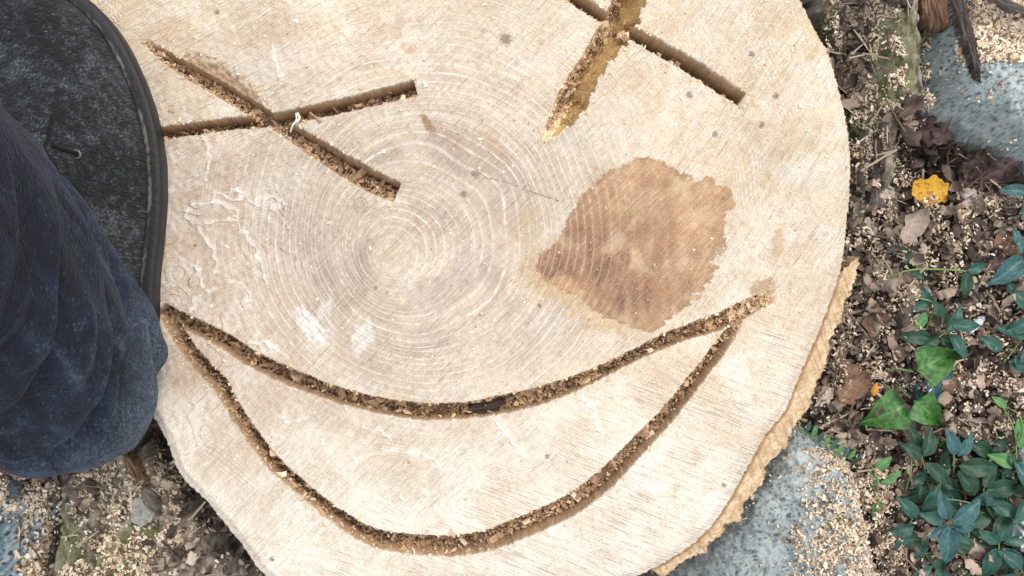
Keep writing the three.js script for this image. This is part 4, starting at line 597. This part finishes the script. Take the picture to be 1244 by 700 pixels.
// ---------------------------------------------------------------- person: one boot on the stump, a trouser leg above it
const person = thing('person', 'person in a dusty black boot and bunched navy trousers standing on the stump', 'person');
{
  const SOLE = smoothPoly([[60, -22], [96, -8], [131, 20], [157, 54], [179, 98], [195, 143], [204, 192], [206, 240], [202, 295], [197, 340], [196, 385], [190, 440], [172, 500], [134, 540], [84, 552], [34, 532], [4, 484], [-12, 410], [-20, 320], [-42, 220], [-66, 130], [-68, 50], [-40, -6], [10, -28]], 4);
  const sd = polySDF(SOLE), y0 = TOP + .0016;
  const soleMat = new THREE.MeshStandardMaterial({ color: new THREE.Color(.016, .016, .018), roughness: .6, bumpMap: roughGrain, bumpScale: .0004 });
  { // sole: rounded slab
    const rows = [[0, -2], [.001, 0], [.010, 1.2], [.0135, .6], [.0145, -1.5], [.0148, -7]], pos = [], idx = [], n = SOLE.length; const area = SOLE.reduce((s, p, i) => { const q = SOLE[(i + 1) % n]; return s + p[0] * q[1] - q[0] * p[1]; }, 0), sg = area > 0 ? 1 : -1;
    rows.forEach(([h, o]) => { for (let i = 0; i < n; i++) { const a = SOLE[(i + n - 1) % n], b = SOLE[(i + 1) % n], dx = b[0] - a[0], dy = b[1] - a[1], L = Math.hypot(dx, dy); const X = SOLE[i][0] + dy / L * o * sg + .4 * N2(i * .7, h * 200), Z = SOLE[i][1] - dx / L * o * sg; pos.push((X - 622) * S, y0 + h, (Z - 350) * S); } });
    for (let r = 0; r < rows.length - 1; r++) for (let i = 0; i < n; i++) { const j = (i + 1) % n, a = r * n + i, b = r * n + j; idx.push(a, a + n, b, b, a + n, b + n); }
    const c = pos.length / 3; pos.push((70 - 622) * S, y0 + .0148, (250 - 350) * S); for (let i = 0; i < n; i++) idx.push(c, (rows.length - 1) * n + (i + 1) % n, (rows.length - 1) * n + i);
    const g = new THREE.BufferGeometry(); g.setAttribute('position', new THREE.Float32BufferAttribute(pos, 3)); g.setAttribute('uv', new THREE.Float32BufferAttribute(new Float32Array(pos.length / 3 * 2).map((_, i) => (i % 2 ? pos[(i >> 1) * 3 + 2] : pos[(i >> 1) * 3]) * 12), 2)); g.setIndex(idx); g.computeVertexNormals(); mesh('sole', g, soleMat, person);
  }
  // stitched welt: dusty strip on the sole's rim
  { const pts = []; const n = SOLE.length; for (let i = 0; i < n; i++) { const a = SOLE[(i + n - 1) % n], b = SOLE[(i + 1) % n], dx = b[0] - a[0], dy = b[1] - a[1], L = Math.hypot(dx, dy), area = 1; pts.push([SOLE[i][0], SOLE[i][1], dy / L, -dx / L]); } const inw = sd(pts[0][0] + pts[0][2] * 4, pts[0][1] + pts[0][3] * 4) > 0 ? 1 : -1;
    const g = new THREE.TubeGeometry(new THREE.CatmullRomCurve3(pts.map(p => new THREE.Vector3((p[0] + p[2] * 12.5 * inw - 622) * S, y0 + .0148, (p[1] + p[3] * 12.5 * inw - 350) * S)), true), 260, .0013, 8, true); const col = []; const p = g.attributes.position; for (let i = 0; i < p.count; i++) { const v = N3(p.getX(i) * 45, 2, p.getZ(i) * 45) * .5 + N3(p.getX(i) * 420, 1, p.getZ(i) * 420) * .5 + .25; col.push(...mix3([.02, .02, .022], [.16, .155, .135], sm(.0, .9, v))); } g.setAttribute('color', new THREE.Float32BufferAttribute(col, 3)); mesh('welt', g, new THREE.MeshStandardMaterial({ vertexColors: true, roughness: .9 }), person); }
  // upper: toe box rising to the instep and ankle
  const prof = (y) => { const s = clamp((560 - y) / 590); return s > .86 ? .046 : s > .52 ? lerp(.088, .046, sm(.52, .86, s)) : .098; };
  const inset = 15;
  const upH = (x, y) => {
    const d = sd(x, y) - inset; if (d < -1.5) return null;
    const wid = 70, t = clamp(d / wid), H = prof(y - (x - 70) * .15);
    let h = y0 + .014 + H * Math.pow(1 - (1 - t) ** 2.4, .62);
    // flex creases and lumps
    h += .0012 * fbm(x * .02, y * .02, 3) * t + .0004 * N2(x * .12, y * .12);
    h -= .0016 * Math.exp(-(((y - 215 - (x - 60) * -.25) / 7) ** 2)) * sm(0, .5, t);
    h += .0010 * sm(1.5, -1.5, d - 26 - 14 * sm(260, 90, y)) * 0;
    // quarter seam: curved step
    const q = (x - 141) + .0035 * (y - 205) ** 2 * .35; h += (y > 165 && y < 262) ? .0012 * sm(-2, 2, -q) : 0;
    return h;
  };
  const g = field([...range(-60, 118, 1.1), ...range(119, 197, .4)], range(-16, 545, 1.0), upH, (x, y, h) => {
    const X = x * S, Z = y * S, n = fbm(x * .012, y * .012, 4), f = N3(X * 750, h * 750, Z * 750), f2 = N3(X * 420 + 9, h * 420, Z * 420), f3 = N3(X * 120, h * 120, Z * 120), d = sd(x, y) - inset;
    let c = mix3([17, 20, 23], [48, 55, 60], clamp(.38 + .5 * n + .3 * f3 + .2 * f2)); c = mix3(c, [108, 116, 120], .8 * sm(.0, 1.1, .6 * f + .45 * f2 + .5 * n + .3 * f3 + .2 * sm(50, 0, d) - .05)); c = mix3(c, [150, 156, 158], .5 * sm(.6, .85, f) * sm(-.1, .5, f3));
    const q = (x - 141) + .0035 * (y - 205) ** 2 * .35; if (y > 165 && y < 262) c = mix3(c, [12, 13, 15], .8 * sm(2.2, .6, Math.abs(q)));
    return lin(...c);
  }, 30);
  mesh('boot_upper', g, new THREE.MeshPhysicalMaterial({ vertexColors: true, roughness: .95, sheen: .3, sheenRoughness: .8, sheenColor: new THREE.Color(.25, .28, .32), bumpMap: roughGrain, bumpScale: .0016 }), person);
  const bootAt = (px, py) => { let y = TOP + .05; for (let i = 0; i < 8; i++) { const v = upH(gx(toX(px, y)), gz(toZ(py, y))); y = lerp(y, v ?? TOP + .02, .7); } return world(px, py, y); };
  // eyelet with a bit of cord through it
  const e = bootAt(93, 188), eye = new THREE.TorusGeometry(4.2 * S, 1.4 * S, 10, 24); eye.rotateX(Math.PI / 2); const em = mesh('eyelet', eye, new THREE.MeshStandardMaterial({ color: 0x77787a, metalness: .8, roughness: .45 }), person); em.position.copy(e).add(new THREE.Vector3(0, .0006, 0));
  const hole = new THREE.CylinderGeometry(3.4 * S, 3.4 * S, .0008, 20); const hm = mesh('eyelet_hole', hole, new THREE.MeshStandardMaterial({ color: 0x050505, roughness: 1 }), person); hm.position.copy(e).add(new THREE.Vector3(0, .0004, 0));
  const l = [[94, 187], [86, 184], [76, 181], [64, 176]].map(([a, b], i) => bootAt(a, b).add(new THREE.Vector3(0, i ? .0014 : .0005, 0))); mesh('lace', tube(l, 2 * S, 20, 8), new THREE.MeshStandardMaterial({ color: 0x121316, roughness: .9 }), person);
}
{ // trouser leg: rings from the hem over the ankle, past the knee and up the thigh
  // [height above face, centre px, centre py, rx px, rz px]
  const K = [[.030, 96, 428, 132, 136], [.05, 97, 424, 132, 136], [.075, 98, 408, 131, 134], [.10, 101, 384, 129, 132], [.15, 116, 340, 131, 132], [.20, 124, 298, 129, 132], [.25, 130, 252, 128, 134], [.32, 130, 200, 134, 142], [.42, 124, 130, 146, 156], [.50, 110, 110, 150, 168], [.60, 90, 190, 160, 178], [.72, 70, 310, 176, 190], [.84, 50, 420, 190, 200]];
  const at = h => { let i = 0; while (i < K.length - 2 && K[i + 1][0] < h) i++; const a = K[i], b = K[i + 1], t = clamp((h - a[0]) / (b[0] - a[0])); return a.map((v, k) => lerp(v, b[k], t)); };
  const hs = [...range(.030, .30, .0008), ...range(.305, .84, .012)], na = 520, pos = [], col = [], uv = [], idx = [];
  const P0 = (ai, h, off = 0) => {
    const th = ai / na * Math.PI * 2, k = at(h), cs = Math.cos(th), sn = Math.sin(th); // th 0 = right (+x), pi/2 = toward bottom of photo (+z)
    const lowF = sm(.30, .06, h);
    // bunched folds: each rolls over the one below, starts and dies out round the leg
    const roll = p => { p -= Math.floor(p); return p < .26 ? sm(0, .26, p) : 1 - .96 * sm(.26, 1, p); };
    const ph1 = h / .043 + .75 * Math.sin(th - .2) + .30 * N2(cs * .8 + 4, sn * .8 + h * 9), a1 = .6 + .4 * sm(-.4, .4, N2(cs * .6 + 9, sn * .6 + h * 5));
    const ph2 = h / .05 - 1.0 * Math.sin(th + 1.1) + .5 * N2(cs * .9 + 14, sn * .9 + h * 11), a2 = sm(.0, .6, N2(cs * .9 + 2, sn * .9 - h * 5));
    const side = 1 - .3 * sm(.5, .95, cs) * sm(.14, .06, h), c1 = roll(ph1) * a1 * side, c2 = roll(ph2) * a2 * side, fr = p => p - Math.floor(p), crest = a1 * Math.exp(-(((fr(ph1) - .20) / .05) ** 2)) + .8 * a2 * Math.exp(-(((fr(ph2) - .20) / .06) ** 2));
    let r = .95 + .085 * Math.exp(-(((th - .85) / .42) ** 2)) * sm(.16, .05, h) + lowF * (.20 * c1 + .05 * c2 - .085);
    r += .04 * fbm(cs * .9 + 2, sn * .9 + h * 5, 2) + .008 * fbm(cs * 3, sn * 3 + h * 22, 3) + .0015 * N3(cs * 14, sn * 14, h * 130);
    const hem = sm(.038, .030, h); r -= .03 * hem;
    let y = h; y += (.012 * Math.max(0, -sn) - .004 * Math.max(0, sn)) * sm(.09, .03, h) - lowF * .007 * c1; // hem rides up over the instep
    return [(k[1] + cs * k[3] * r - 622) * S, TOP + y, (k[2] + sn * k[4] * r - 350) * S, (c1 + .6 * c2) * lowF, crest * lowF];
  };
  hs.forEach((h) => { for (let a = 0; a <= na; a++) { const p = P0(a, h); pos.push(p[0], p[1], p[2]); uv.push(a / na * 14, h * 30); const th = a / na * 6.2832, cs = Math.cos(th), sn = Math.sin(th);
    const n = fbm(cs * 3 + h * 9, sn * 3 + h * 12, 4), f = N3(p[0] * 900, p[1] * 900, p[2] * 900) * .6 + N3(p[0] * 450, p[1] * 450, p[2] * 450) * .5;
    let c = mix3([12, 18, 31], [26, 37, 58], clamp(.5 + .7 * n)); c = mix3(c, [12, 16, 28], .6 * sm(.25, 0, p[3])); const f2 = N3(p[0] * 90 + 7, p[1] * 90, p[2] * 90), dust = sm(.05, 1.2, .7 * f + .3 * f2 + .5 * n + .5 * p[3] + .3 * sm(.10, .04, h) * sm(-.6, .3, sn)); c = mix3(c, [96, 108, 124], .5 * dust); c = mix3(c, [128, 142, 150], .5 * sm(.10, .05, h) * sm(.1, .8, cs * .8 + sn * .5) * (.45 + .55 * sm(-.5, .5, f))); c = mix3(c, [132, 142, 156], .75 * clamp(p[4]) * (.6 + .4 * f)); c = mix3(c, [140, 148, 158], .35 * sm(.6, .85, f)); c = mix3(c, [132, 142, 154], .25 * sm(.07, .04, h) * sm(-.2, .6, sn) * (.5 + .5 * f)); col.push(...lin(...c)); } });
  for (let r = 0; r < hs.length - 1; r++) for (let a = 0; a < na; a++) { const i = r * (na + 1) + a; idx.push(i, i + na + 1, i + 1, i + 1, i + na + 1, i + na + 2); }
  const top = at(.84), c = pos.length / 3; pos.push((top[1] - 622) * S, TOP + .87, (top[2] - 350) * S); col.push(.01, .015, .03); uv.push(0, 0); const rr = (hs.length - 1) * (na + 1); for (let a = 0; a < na; a++) idx.push(c, rr + a + 1, rr + a);
  const g = new THREE.BufferGeometry(); g.setAttribute('position', new THREE.Float32BufferAttribute(pos, 3)); g.setAttribute('color', new THREE.Float32BufferAttribute(col, 3)); g.setAttribute('uv', new THREE.Float32BufferAttribute(uv, 2)); g.setIndex(idx); g.computeVertexNormals();
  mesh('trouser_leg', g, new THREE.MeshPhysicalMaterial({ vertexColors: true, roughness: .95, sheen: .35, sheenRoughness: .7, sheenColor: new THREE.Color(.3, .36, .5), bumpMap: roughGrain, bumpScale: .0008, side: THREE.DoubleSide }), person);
}
renderer.render(scene, camera);
